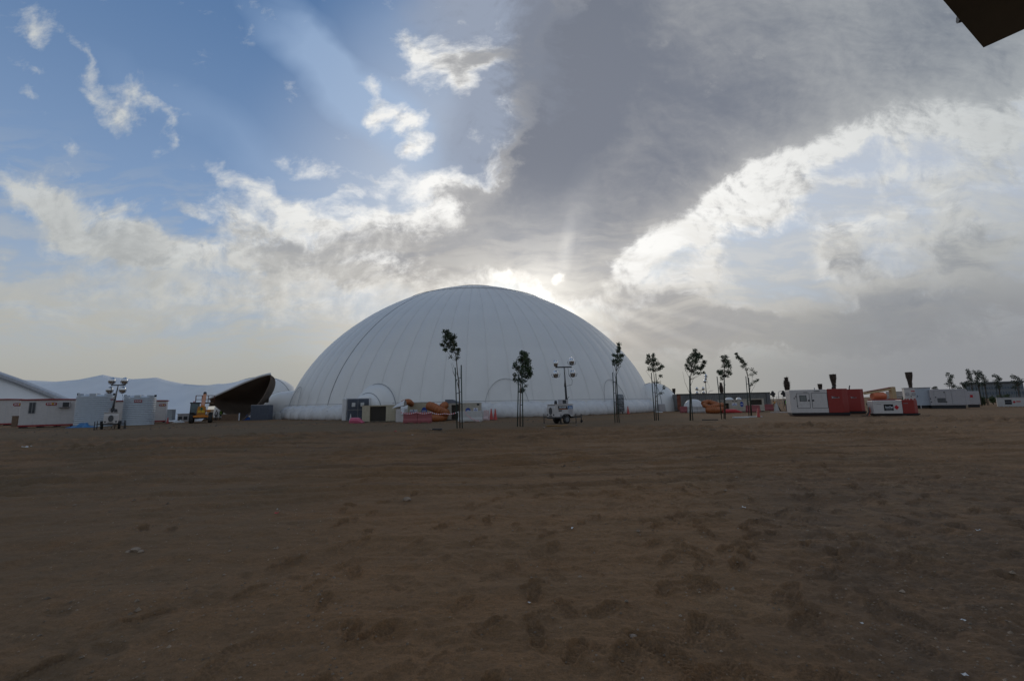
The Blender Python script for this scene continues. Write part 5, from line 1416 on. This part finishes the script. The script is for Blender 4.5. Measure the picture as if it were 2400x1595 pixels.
tree('tallest young tree, sparse crown high up and leaning left before the dome', 1006.5, [(1078, 1006), (1077, 930), (1075, 895), (1072, 870), (1070, 845), (1066, 820), (1060, 795), (1052, 775)],
     [(1048, 778, 6, 7, 45), (1041, 776, 4, 5, 22), (1051, 786, 12, 9, 120), (1046, 790, 8, 8, 60), (1058, 796, 9, 9, 110), (1065, 788, 5, 6, 35), (1042, 800, 6, 5, 30), (1037, 808, 5, 5, 38), (1044, 818, 6, 5, 42), (1052, 808, 8, 6, 60), (1066, 806, 7, 6, 70), (1062, 816, 7, 5, 45), (1074, 819, 5, 6, 50), (1073, 828, 4, 5, 20), (1056, 836, 5, 5, 12), (1073, 838, 4, 5, 16), (1060, 822, 7, 4, 22)],
     [(1071.5, 1067, 861), (1083.5, 1081, 855)], ['left green stake of the tallest leaning tree', 'right taller green stake of the tallest leaning tree'], 1,
     twigs=[[(1075, 885), (1068, 870), (1060, 850)], [(1075, 905), (1064, 875), (1057, 850)], [(1076, 915), (1070, 890), (1060, 868)], [(1076, 900), (1079, 880), (1078, 862)]])
tree('young tree with the densest full oval crown before the white dome arch', 1000, [(1219, 1000), (1219, 950), (1220, 915), (1222, 880), (1224, 850), (1226, 825)],
     [(1224, 826, 7, 6, 60), (1230, 832, 9, 10, 130), (1222, 842, 10, 10, 140), (1236, 846, 9, 12, 150), (1228, 858, 11, 11, 170), (1239, 865, 8, 11, 130), (1244, 875, 5, 8, 60), (1224, 872, 10, 9, 110), (1234, 880, 9, 9, 90), (1208, 850, 5, 6, 30), (1205, 857, 4, 7, 30), (1213, 862, 7, 8, 60), (1207, 878, 5, 5, 34), (1206, 888, 4, 5, 30), (1216, 888, 7, 7, 50), (1228, 893, 7, 6, 36), (1225, 913, 6, 5, 60), (1220, 917, 6, 4, 30), (1232, 903, 4, 5, 14)],
     [(1212.5, 1215.5, 876), (1225.5, 1224, 873)], ['left dark stake of the dense oval tree', 'right dark stake of the dense oval tree'], 2)
tree('slender young tree with narrow pointed crown over the right slope of dome', 990, [(1447, 990), (1444, 940), (1443, 905), (1444, 870), (1446, 845), (1449, 812)],
     [(1450, 806, 4, 5, 34), (1450, 815, 5, 6, 60), (1449, 823, 5, 5, 40), (1439, 832, 5, 4, 34), (1449, 834, 8, 5, 70), (1458, 832, 5, 5, 46), (1437, 846, 4, 5, 32), (1445, 846, 8, 6, 66), (1455, 843, 5, 6, 34), (1440, 853, 6, 5, 30), (1450, 854, 5, 5, 18)],
     [(1441.5, 1436, 872), (1451.5, 1444, 874)], ['left stake of the slender pointed tree', 'right stake of the slender pointed tree'], 3, leaf=.12, twigs=[[(1444, 890), (1438, 870), (1434, 850)], [(1444, 880), (1452, 862), (1456, 850)]])
tree('young tree with broad round sparse crown beside the right dome annex', 984.5, [(1538, 984), (1536, 930), (1534, 895), (1532, 870), (1531, 845)],
     [(1531, 832, 4, 5, 44), (1520, 834, 5, 6, 50), (1532, 842, 7, 7, 100), (1521, 844, 7, 6, 64), (1517, 849, 5, 5, 34), (1530, 854, 8, 7, 95), (1541, 851, 6, 6, 50), (1551, 858, 5, 4, 54), (1546, 863, 6, 5, 40), (1525, 864, 9, 6, 50), (1536, 866, 9, 6, 46), (1548, 880, 4, 4, 24), (1545, 895, 7, 3, 12), (1556, 907, 4, 4, 20), (1550, 921, 5, 4, 14)],
     [(1534.5, 1526.5, 873), (1543.5, 1537, 874)], ['left stake of the broad round tree by the annex', 'right stake of the broad round tree by the annex'], 4, twigs=[[(1534, 900), (1522, 880), (1513, 868)], [(1536, 905), (1544, 885), (1550, 880)]])
tree('young tree with the widest crown and an upcurled right branch at the container', 984.5, [(1619, 984), (1618, 930), (1618, 890), (1620, 870), (1623, 845), (1628, 825)],
     [(1629, 821, 5, 5, 50), (1625, 831, 8, 7, 90), (1634, 832, 8, 8, 120), (1641, 836, 5, 6, 60), (1619, 838, 7, 7, 64), (1630, 845, 8, 9, 120), (1613, 846, 5, 6, 44), (1609, 855, 4, 5, 36), (1621, 853, 8, 7, 60), (1612, 862, 6, 6, 44), (1631, 860, 8, 6, 70), (1622, 868, 9, 5, 46), (1641, 863, 6, 5, 64), (1647, 857, 5, 6, 70), (1651, 848, 5, 5, 60), (1639, 874, 6, 4, 34), (1650, 872, 3, 3, 16), (1628, 874, 6, 4, 22)],
     [(1617, 1616, 880), (1624, 1618, 905)], ['upright stake of the widest-crowned tree', 'slanting stake of the widest-crowned tree'], 5, leaf=.12, twigs=[[(1618, 925), (1605, 895), (1600, 870)], [(1618, 905), (1626, 885), (1640, 874)], [(1618, 890), (1607, 868), (1604, 862)]])
tree('young tree with a low leafy left side branch before the container', 980.5, [(1697, 980), (1697, 940), (1697, 905), (1698, 880), (1697, 850), (1695, 836)],
     [(1694, 836, 4, 5, 40), (1701, 836, 5, 5, 44), (1697, 845, 7, 6, 90), (1706, 848, 6, 7, 70), (1699, 857, 8, 6, 60), (1709, 858, 5, 6, 44), (1692, 870, 6, 6, 54), (1706, 870, 7, 7, 54), (1712, 874, 4, 5, 30), (1684, 870, 4, 5, 44), (1688, 875, 5, 5, 56), (1696, 880, 6, 5, 50), (1703, 880, 5, 4, 24), (1693, 887, 4, 5, 18)],
     [(1691.5, 1680.5, 882), (1700, 1697.5, 882)], ['leaning left stake of the tree with a low side branch', 'right stake of the tree with a low side branch'], 6)
tree('young tree whose crown bends sharply to the left above the container', 974.5, [(1760, 974), (1757, 930), (1755, 905), (1752, 880), (1746, 860), (1737, 843), (1728, 830)],
     [(1726, 829, 4, 4, 44), (1729, 836, 5, 5, 60), (1735, 841, 5, 5, 60), (1740, 847, 6, 5, 74), (1746, 853, 5, 5, 60), (1740, 858, 4, 4, 24), (1750, 864, 5, 5, 22), (1763, 866, 4, 5, 20), (1770, 873, 5, 5, 26), (1761, 877, 5, 5, 14), (1775, 890, 4, 4, 26), (1769, 893, 5, 4, 20), (1762, 900, 4, 4, 14)],
     [(1755.5, 1748, 881), (1762.5, 1754.5, 884)], ['left stake of the sharply bent tree', 'right stake of the sharply bent tree'], 7, twigs=[[(1756, 920), (1763, 890), (1765, 862)], [(1757, 925), (1768, 905), (1775, 888)], [(1753, 890), (1752, 872), (1748, 858)]])

# ------------------------------------------------------------------ clipped palm trunks
def palm(label, u, vt, Y, top_px, seed, flat=True, vb=None):
    p = at(u, 940, Y); H = at(u, vt, Y).z; k = Y / FPX; rnd = random.Random(seed)
    t = thing('palm_trunk', label, 'palm', (p.x, p.y, 0), 0, 'clipped palm trunks')
    w = top_px * k
    prof = [(w * .36, 0), (w * .30, H * .3), (w * .26, H * .62), (w * .30, H * .72), (w * .46, H * .86), (w * .52, H - .05), (w * .50, H)] if flat else [(w * .34, 0), (w * .30, H * .45), (w * .36, H * .60), (w * .52, H * .72), (w * .50, H * .84), (w * .30, H * .90), (w * .26, H * .98), (w * .2, H)]
    MB().lathe((0, 0, 0), prof, 16).build('trunk', PALM, t)
    b = MB()
    for i in range(320):
        z = H * rnd.uniform(.60 if flat else .58, .98); a = rnd.uniform(0, 6.283)
        r = np.interp(z, [q[1] for q in prof], [q[0] for q in prof])
        c = Vector((r * math.cos(a), r * math.sin(a), z)); d = Vector((math.cos(a), math.sin(a), 0)); l = rnd.uniform(.12, .30) * (1.6 if not flat else 1.0)
        sd = Vector((-d.y, d.x, 0)) * rnd.uniform(.03, .06); e = c + d * l * rnd.uniform(.3, .8) + Vector((0, 0, l * rnd.uniform(-.3, 1.0)))
        i0 = len(b.v); b.v += [tuple(c - sd), tuple(c + sd), tuple(e)]; b.f.append((i0, i0 + 1, i0 + 2)); b.smooth.append(False)
    b.build('leaf_stub', PALM, t)
palm('clipped palm trunk with a knobbly head standing beside the hi-vis person', 1848, 883.5, 62, 11, 1, flat=False)
palm('short clipped palm top showing just above the large generator', 1926, 899, 80, 9, 2)
palm('clipped palm trunk with flared top above the red generator ends', 1959, 876.5, 66, 13, 3)
palm('tallest clipped palm trunk with flared top above the white switch cabin', 2139, 871.5, 72, 13, 4)
palm('bushy clipped palm head seen behind the tree with low side branch', 1693, 896, 84, 8, 5, flat=False)
palm('stub of a clipped palm peeping over the right dome annex', 1581, 910, 92, 7, 6)

# ------------------------------------------------------------------ trees, building and boards at the far right
far = [('thin far tree with ragged top left of the far clump', 2236, 873, 950, 66, 9), ('leftmost full crown of the far clump of trees', 2283, 865, 949, 70, 8), ('middle, lowest hanging crown of the far clump', 2298, 868, 949, 67, 10), ('right crown of the far clump leaning right', 2313, 868, 948, 72, 9),
       ('far tree with three separate tufts before the long grey building', 2345, 877, 947, 70, 13), ('far tree with dark dense crown near the right edge', 2391, 878, 946, 68, 11), ('low far tree with a wide flat tuft left of the far clump', 2262, 893, 950, 74, 10), ('small round far tree just right of the switch cabin roof', 2195, 905, 948, 90, 6)]
for i, (lb, u, vt, vb, Y, rw) in enumerate(far):
    f = at(u, 938, Y); f = Vector((f.x, f.y, 0)); rnd = random.Random(50 + i); H = at(u, vt, Y).z; k = Y / FPX
    t = thing('far_tree', lb, 'tree', f, 0, 'young trees at the far right')
    MB().tube([(0, 0, 0), (rnd.uniform(-.1, .1), 0, H * .5), (rnd.uniform(-.15, .15), 0, H * .92)], [.06, .04, .015], 6).build('trunk', BARK, t)
    for s in (-1, 1): MB().tube([(s * .3, .1, 0), (s * .25, .1, H * .6)], .035, 5).build('stake', STAKE, t)
    cr = MB()
    for q in range(7):
        a = q / 6; c = Vector((rnd.uniform(-1, 1) * rw * k * .62, rnd.uniform(-.4, .4), H * (.60 + .36 * a)))
        leafy(rnd, c, (rw * k * (.50 - .18 * a), .45, H * .085), 75, .19, cr)
    cr.build('crown', LEAFDRY, t)
    for q in range(6):
        e = Vector((rnd.uniform(-1, 1) * rw * k * .7, rnd.uniform(-.3, .3), H * rnd.uniform(.55, .85))); MB().tube([(0, 0, H * rnd.uniform(.3, .5)), e * .6 + Vector((0, 0, H * .18)), e], [.02, .014, .008], 4).build('branch', BARK, t)
# bushes
for i, (lb, u, vb, vt, hw, Y) in enumerate((('low green bush before the long grey building, left of the white sign board', 2305, 951, 924, 15, 73), ('low green bush right of the first, behind the white sign board', 2327, 951, 926, 12, 75), ('small dark bush at the foot of the far grey facade above the sign board', 2358, 946, 922, 16, 90), ('dark little bush between tan hut and switch cabin', 2120, 950, 928, 6, 62))):
    f = at(u, 938, Y); f = Vector((f.x, f.y, 0)); rnd = random.Random(80 + i); k = Y / FPX; H = at(u, vt, Y).z
    t = thing('bush', lb, 'bush', f, 0, 'bushes at the far right')
    b = MB()
    for q in range(6): leafy(rnd, Vector((rnd.uniform(-.7, .7) * hw * k, rnd.uniform(-.5, .5), H * rnd.uniform(.25, .75))), (hw * k * .5, .5, H * .3), 110, .22, b)
    b.build('foliage', mat('bush_leaf', (.05, .075, .022), .6, vary=.4), t)
    MB().tube([(0, 0, 0), (.05, 0, H * .6)], [.06, .02], 5).build('stem', BARK, t)
# long grey building
a = at(2268, 940, 210); b_ = at(2480, 940, 190); L = b_.x - a.x
t = thing('long_building', 'long low grey building with dark window bands behind the far right trees', 'building', (a.x, a.y, 0), math.atan2(b_.y - a.y, b_.x - a.x))
H = at(2330, 897, 205).z
MB().bx(0, L, 0, 20, 0, H).build('facade', FARWALL, t)
n = 22
for (z0, z1) in ((H * .25, H * .42), (H * .60, H * .74)):
    for q in range(n): 
        f = MB().bx(L * q / n + .12, L * (q + 1) / n - .12, -.12, -.01, z0, z1).build('window', FARBAND, t)
MB().bx(-.5, L + .5, -.9, 20.5, H + .01, H + .5).build('roof_edge', mat('roof_grey', (.13, .14, .145), .6), t)
for q in range(0, n + 1, 2): MB().bx(L * q / n - .1, L * q / n + .1, -.35, -.125, 0, H).build('column', FARWALL, t)
# low white sign board barrier
c, w, h = place(2339, 2416, 953, 931.5, -.7); k = w / 77
t = thing('sign_barrier', 'low white board barrier with black label and red diamond at right edge', 'barrier', c, -.7)
X = lambda u: (u - 2377.5) * k
Z = lambda v: h * (953 - v) / 21.5
MB().bx(-w / 2, w / 2, 0, .5, .06, h).build('board', WHITEPL, t, bevel=.03)
MB().bx(-w / 2 - .02, w / 2 + .02, -.03, .53, h + .002, h + .05).build('cap', PALEGREY, t)
for q in range(7): MB().bx(-w / 2 + q * w / 7 + .1, -w / 2 + (q + 1) * w / 7 - .25, .02, .48, 0, .058).build('foot', WHITEPL, t)
o = MB().bx(X(2357.5), X(2374), -.014, -.002, Z(947), Z(936)).build('label_panel', BPRINT, t)
text('AccroTem', mat('print_pale', (.3, .32, .36), .5), o, (X(2366), -.02, Z(941.2)), .15, width=X(2373) - X(2359))
MB().prism([(X(2376), Z(941.5)), (X(2379.7), Z(944.2)), (X(2383.8), Z(941.5)), (X(2379.7), Z(938.2))], -.014, -.002).build('diamond_sign', RPRINT, t)
for q in range(4): MB().bx(X(2385 + q * 2.6), X(2387 + q * 2.6), -.012, -.002, Z(941.8), Z(939)).build('red_print', RPRINT, t)
# far street lamps and site fence between container and generators
for i, (u, vt, Y, lb) in enumerate(((1826, 916, 120, 'thin far street lamp with a curved arm right of the container'), (1663, 915, 140, 'thin far street lamp with a curved arm above the container roof'))):
    p = at(u, 940, Y); H = at(u, vt, Y).z
    t = thing('street_lamp', lb, 'street lamp', (p.x, p.y, 0), 0, 'far street lamps')
    MB().tube([(0, 0, 0), (0, 0, H * .9), (.25, 0, H * .97), (.9, 0, H)], .07, 6).build('pole', PALEGREY, t); MB().box((1.1, 0, H), (.6, .25, .12)).build('lamp', PALEGREY, t)
for i, (u, vt, Y) in enumerate(((1813, 922, 95), (1838, 921, 96))):
    p = at(u, 940, Y); p.z = 0; H = at(u, vt, Y).z; rnd = random.Random(i)
    t = thing('far_floodlight', ['distant floodlight pole just right of the grey container', 'distant floodlight pole just left of the knobbly palm trunk'][i], 'floodlight', p, 0, 'distant floodlights')
    MB().tube([(0, 0, 0), (.0, 0, H)], .06, 6).build('pole', DARKMETAL, t)
    for x, z in ((-.28, -.1), (.28, -.05), (0, .3), (.1, -.5)): MB().lathe((x, 0, H + z), [(.05, -.2), (.28, -.05), (.3, .05)], 10, 'y').build('lamp_head', DARKMETAL, t)
p0, p1 = at(1809, 950, 78), at(1850, 950, 74); L = (p1 - p0).length
t = thing('site_fence', 'thin see-through site fence rails between container and the large generator', 'fence', (p0.x, p0.y, 0), math.atan2(p1.y - p0.y, p1.x - p0.x))
for q in range(4): MB().tube([(L * q / 3, 0, 0), (L * q / 3, 0, 2.0)], .035, 5).build('post', GREYMETAL, t)
for z in (.9, 1.4, 1.95): MB().tube([(0, 0, z), (L, 0, z)], .025, 5).build('rail', GREYMETAL, t)
# A-frame stand
c, w, h = place(1816, 1832, 963, 943)
t = thing('folding_stand', 'pale leaning stand with a black strut right of the red barriers', 'stand', c)
MB().prism([(-w * .4, 0), (w * .2, 0), (w * .05, h * .6), (-w * .1, h)], 0, .35).build('panel', WHITEPL, t); MB().tube([(-.05, .2, h * .95), (w * .5, .2, 0)], .07, 6).build('strut', BPRINT, t)
MB().ball((-w * .35, .1, h * 1.02), (.14, .14, .12), 8, 6).build('lamp', mat('amber', (.5, .2, .02), .4), t)

# ------------------------------------------------------------------ things lying on the ground
def lying(name, cat, label, u1, u2, v, thick, dep, m, rz=0.0, group=None):
    c, w, _ = place(u1, u2, v)
    b = MB().box((0, 0, thick / 2 + .01), (w, dep, thick)); o = b.build(name, m, None, bevel=min(.01, thick * .3)); o.location = c; o.rotation_euler = (0, 0, rz)
    return tag(o, label, cat, group)
lying('board', 'board', 'white board lying nearest on the sand, left of the lone red cone', 1719, 1752, 979, .10, .5, PAPER, .12, 'boards on the sand')
lying('board', 'board', 'white board lying behind another, beside the lone red cone', 1750, 1784, 977.5, .08, .5, PAPER, .06, 'boards on the sand')
lying('board', 'board', 'long pale board lying on the sand beside the large generator', 1808, 1858, 966.5, .08, .4, PALEGREY, -.05, 'boards on the sand')
lying('pipe', 'pipe', 'black pipe length lying on the sand before the container', 1646, 1682, 984.5, .07, .10, SOIL, -.12, 'black pipes on the sand')
lying('pipe', 'pipe', 'short black pipe piece lying farther forward than the other', 1663, 1677, 1008, .05, .07, SOIL, -.05, 'black pipes on the sand')
lying('rubber_mat', 'mat', 'black rubber strip lying on the sand left of the tallest tree', 1011, 1036, 1007, .08, .5, BLACK, .05)
lying('spill_tray', 'tray', 'rusty yellow drip tray under the near light tower', 1281, 1330, 998, .05, .7, mat('rusty_yellow', (.22, .11, .02), .8, vary=.4), .05)
rb = RNG
bits = [(58, 1047, 'pale crumpled paper on the grey gravel at far left', PAPER, .28), (72, 1044, 'tiny pale paper scrap beside a larger one at far left', PAPER, .14), (927, 1014, 'red and white scrap on the sand left of the rubber strip', mat('tape_red', (.55, .04, .04)), .22), (966, 1023, 'white scrap on the sand below the rubber strip', PAPER, .13), (648, 1208, 'small red scrap in the trodden sand at mid left', RPRINT, .06), (650, 1197, 'tiny white scrap above the small red one', PAPER, .03),
        (1343, 1239, 'white paper twist on the sand at centre right', PAPER, .07), (1744, 1193, 'small white scrap on the smooth sand at right', PAPER, .07), (1345, 1077, 'bluish white scrap on the sand below the near light tower', PAPER, .14), (1320, 1093, 'small dark scrap below the bluish white one', BLACK, .12), (2258, 1457, 'pale stick fragment in the dark sand at lower right', PAPER, .03), (2262, 1583, 'pale crust fragment at the lower right corner', PAPER, .03), (1240, 1416, 'tiny white scrap on the sand near the lower centre', PAPER, .03), (2297, 1254, 'white speck of paper among the clods at right', PAPER, .06), (2020, 1464, 'small white scrap in the right foreground', PAPER, .022)]
for (u, v, lb, m, s) in bits:
    p = gp(u, v); b = MB(); rnd = random.Random(int(u))
    P = [[(s * (i - 1.5) / 3, s * .7 * (j - 1) / 2, s * .16 * abs(rnd.gauss(0, 1)) + .012) for j in range(3)] for i in range(4)]
    o = b.grid(P, smooth=False).build('litter_scrap', m); o.location = (p.x, p.y, float(height(np.array([p.x]), np.array([p.y]))[0]) + .004)
    o.rotation_euler = (0, 0, rnd.uniform(0, 3)); tag(o, lb, 'litter', 'scraps on the sand')
def rock(u, v, s, lb):
    p = gp(u, v); b = MB(); rnd = random.Random(int(u * 3)); n = 8; P = []
    for i in range(6):
        a = -math.pi / 2 + math.pi * i / 5; P.append([(max(.02, math.cos(a)) * s * (1 + .3 * rnd.uniform(-1, 1)) * math.cos(w), max(.02, math.cos(a)) * s * .8 * (1 + .3 * rnd.uniform(-1, 1)) * math.sin(w), s * .55 * math.sin(a) + s * .2) for w in np.linspace(0, 2 * math.pi, n + 1)[:-1]])
    o = b.grid(P, closed=True, smooth=False).build('stone', STONE); o.location = (p.x, p.y, float(height(np.array([p.x]), np.array([p.y]))[0]) + s * .1); tag(o, lb, 'stone', 'stones on the sand')
for (u, v, s, lb) in ((954, 1175, .07, 'pale stone on the smooth sand left of centre'), (1484, 1488, .03, 'pale wedge-shaped stone in the right foreground'), (318, 1292, .05, 'stone among grey lumps at lower left'), (330, 1296, .035, 'smaller stone beside another at lower left'), (300, 1295, .03, 'smallest of the grey stones at lower left'), (645, 1147, .05, 'stone half buried in the middle of the sand'), (1010, 1008, .10, 'dark stone near the rubber strip'), (1275, 1002, .10, 'stone on the sand left of the near light tower')): rock(u, v, s, lb)
# pebbles nobody could count
b = MB(); rnd = random.Random(99); xs, ys, ss = [], [], []
for _ in range(8000):
    y = 1.9 + 26 * rnd.random() ** 2.2; x = rnd.uniform(-1.05, 1.05) * y
    w8 = 1.0 if x < -.35 * y or x > .3 * y else .35
    if rnd.random() > w8: continue
    xs.append(x); ys.append(y); ss.append(rnd.uniform(.003, .0095) * (1 + y * .10) * (2.2 if rnd.random() < .03 else 1))
hh = height(np.array(xs), np.array(ys))
for x, y, s, z in zip(xs, ys, ss, hh):
    i = len(b.v); a = rnd.uniform(0, 3)
    for q in range(4): b.v.append((x + s * rnd.uniform(.8, 1.3) * math.cos(a + q * 1.57), y + s * rnd.uniform(.8, 1.3) * math.sin(a + q * 1.57), z + s * .1))
    b.v.append((x + s * .2, y, z + s * rnd.uniform(.7, 1.1))); b.v.append((x, y, z - s * .5))
    for q in range(4): b.f += [(i + q, i + (q + 1) % 4, i + 4), (i + (q + 1) % 4, i + q, i + 5)]; b.smooth += [False, False]
o = b.build('gravel', mat('pebble', (.22, .165, .115), .9, vary=.5, scale=9)); o['kind'] = 'stuff'
o['label'] = 'small stones scattered over the sand'
# lumps of dug gravel along the haul road
b = MB(); xs, ys, ss = [], [], []
for _ in range(800):
    x = rnd.uniform(-46, 6); y = 44 + .05 * x + rnd.gauss(0, 2.6) if rnd.random() < .6 else rnd.uniform(26, 56)
    xs.append(x); ys.append(y); ss.append(abs(rnd.gauss(0, .035)) + .02)
hh = height(np.array(xs), np.array(ys))
for x, y, s, z in zip(xs, ys, ss, hh):
    i = len(b.v); a = rnd.uniform(0, 3)
    for q in range(4): b.v.append((x + s * rnd.uniform(.8, 1.5) * math.cos(a + q * 1.57), y + s * rnd.uniform(.8, 1.5) * math.sin(a + q * 1.57), z))
    b.v.append((x + s * .2, y, z + s * rnd.uniform(.6, 1.1)))
    for q in range(4): b.f.append((i + q, i + (q + 1) % 4, i + 4)); b.smooth.append(False)
o = b.build('gravel', mat('dark_gravel', (.11, .088, .068), .95, vary=.4, scale=5)); o['kind'] = 'stuff'; o['label'] = 'dark clods along the grey haul road'

# ------------------------------------------------------------------ awning over the photographer
def awning():
    z = 2.9
    K = gp(2305, 112, z); A = gp(2213, 4, z); B = gp(2398, 70, z)
    da = (A - K).normalized(); db = (B - K).normalized()
    t = thing('awning', 'dark brown underside of an overhanging awning corner at the top right', 'awning', K)
    la, lb = 2.6, 3.2
    def pt(a, b_, dz=0.0): return tuple(da * a + db * b_ + Vector((0, 0, dz)))
    def slab(a0, a1, b0, b1, z0, z1, name, m, par=t):
        mb = MB(); mb.v = [pt(a, b_, zz) for zz in (z0, z1) for (a, b_) in ((a0, b0), (a1, b0), (a1, b1), (a0, b1))]
        mb.f = [(0, 1, 2, 3), (7, 6, 5, 4), (0, 4, 5, 1), (1, 5, 6, 2), (2, 6, 7, 3), (3, 7, 4, 0)]; mb.smooth = [False] * 6
        return mb.build(name, m, par)
    fw = (gp(2330, 80, z) - K)
    wb = .17; wa = .11
    slab(0, la, 0, wb, 0, .09, 'frame_rail', AWN); slab(0, wa, wb + .001, lb, 0.001, .09, 'frame_rail', AWN)
    slab(la - .1, la, wb + .001, lb, 0.001, .09, 'frame_rail', AWN); slab(wa + .001, la - .101, lb - .1, lb, 0.002, .09, 'frame_rail', AWN)
    slab(wa + .001, la - .101, wb + .001, lb - .101, .045, .088, 'panel', mat('awning_panel', (.095, .092, .08), .75))
    slab(-.01, la + .01, -.01, lb + .01, .091, .11, 'roof_sheet', GREYMETAL)
    p = gp(2262, 62, z) - K
    q = (gp(2252, 70, z) - K)
    MB().tube([p * .9 + Vector((0, 0, .045)), q + (q - p) * .25 + Vector((0, 0, .045))], .014, 8).build('bolt', DARKMETAL, t)
    for (a, b_) in ((la - .1, lb - .15), (la - .1, .9)):
        c = Vector(pt(a, b_)); MB().bx(c.x - .04, c.x + .04, c.y - .04, c.y + .04, -z - .05, .0).build('post', AWN, t)
awning()
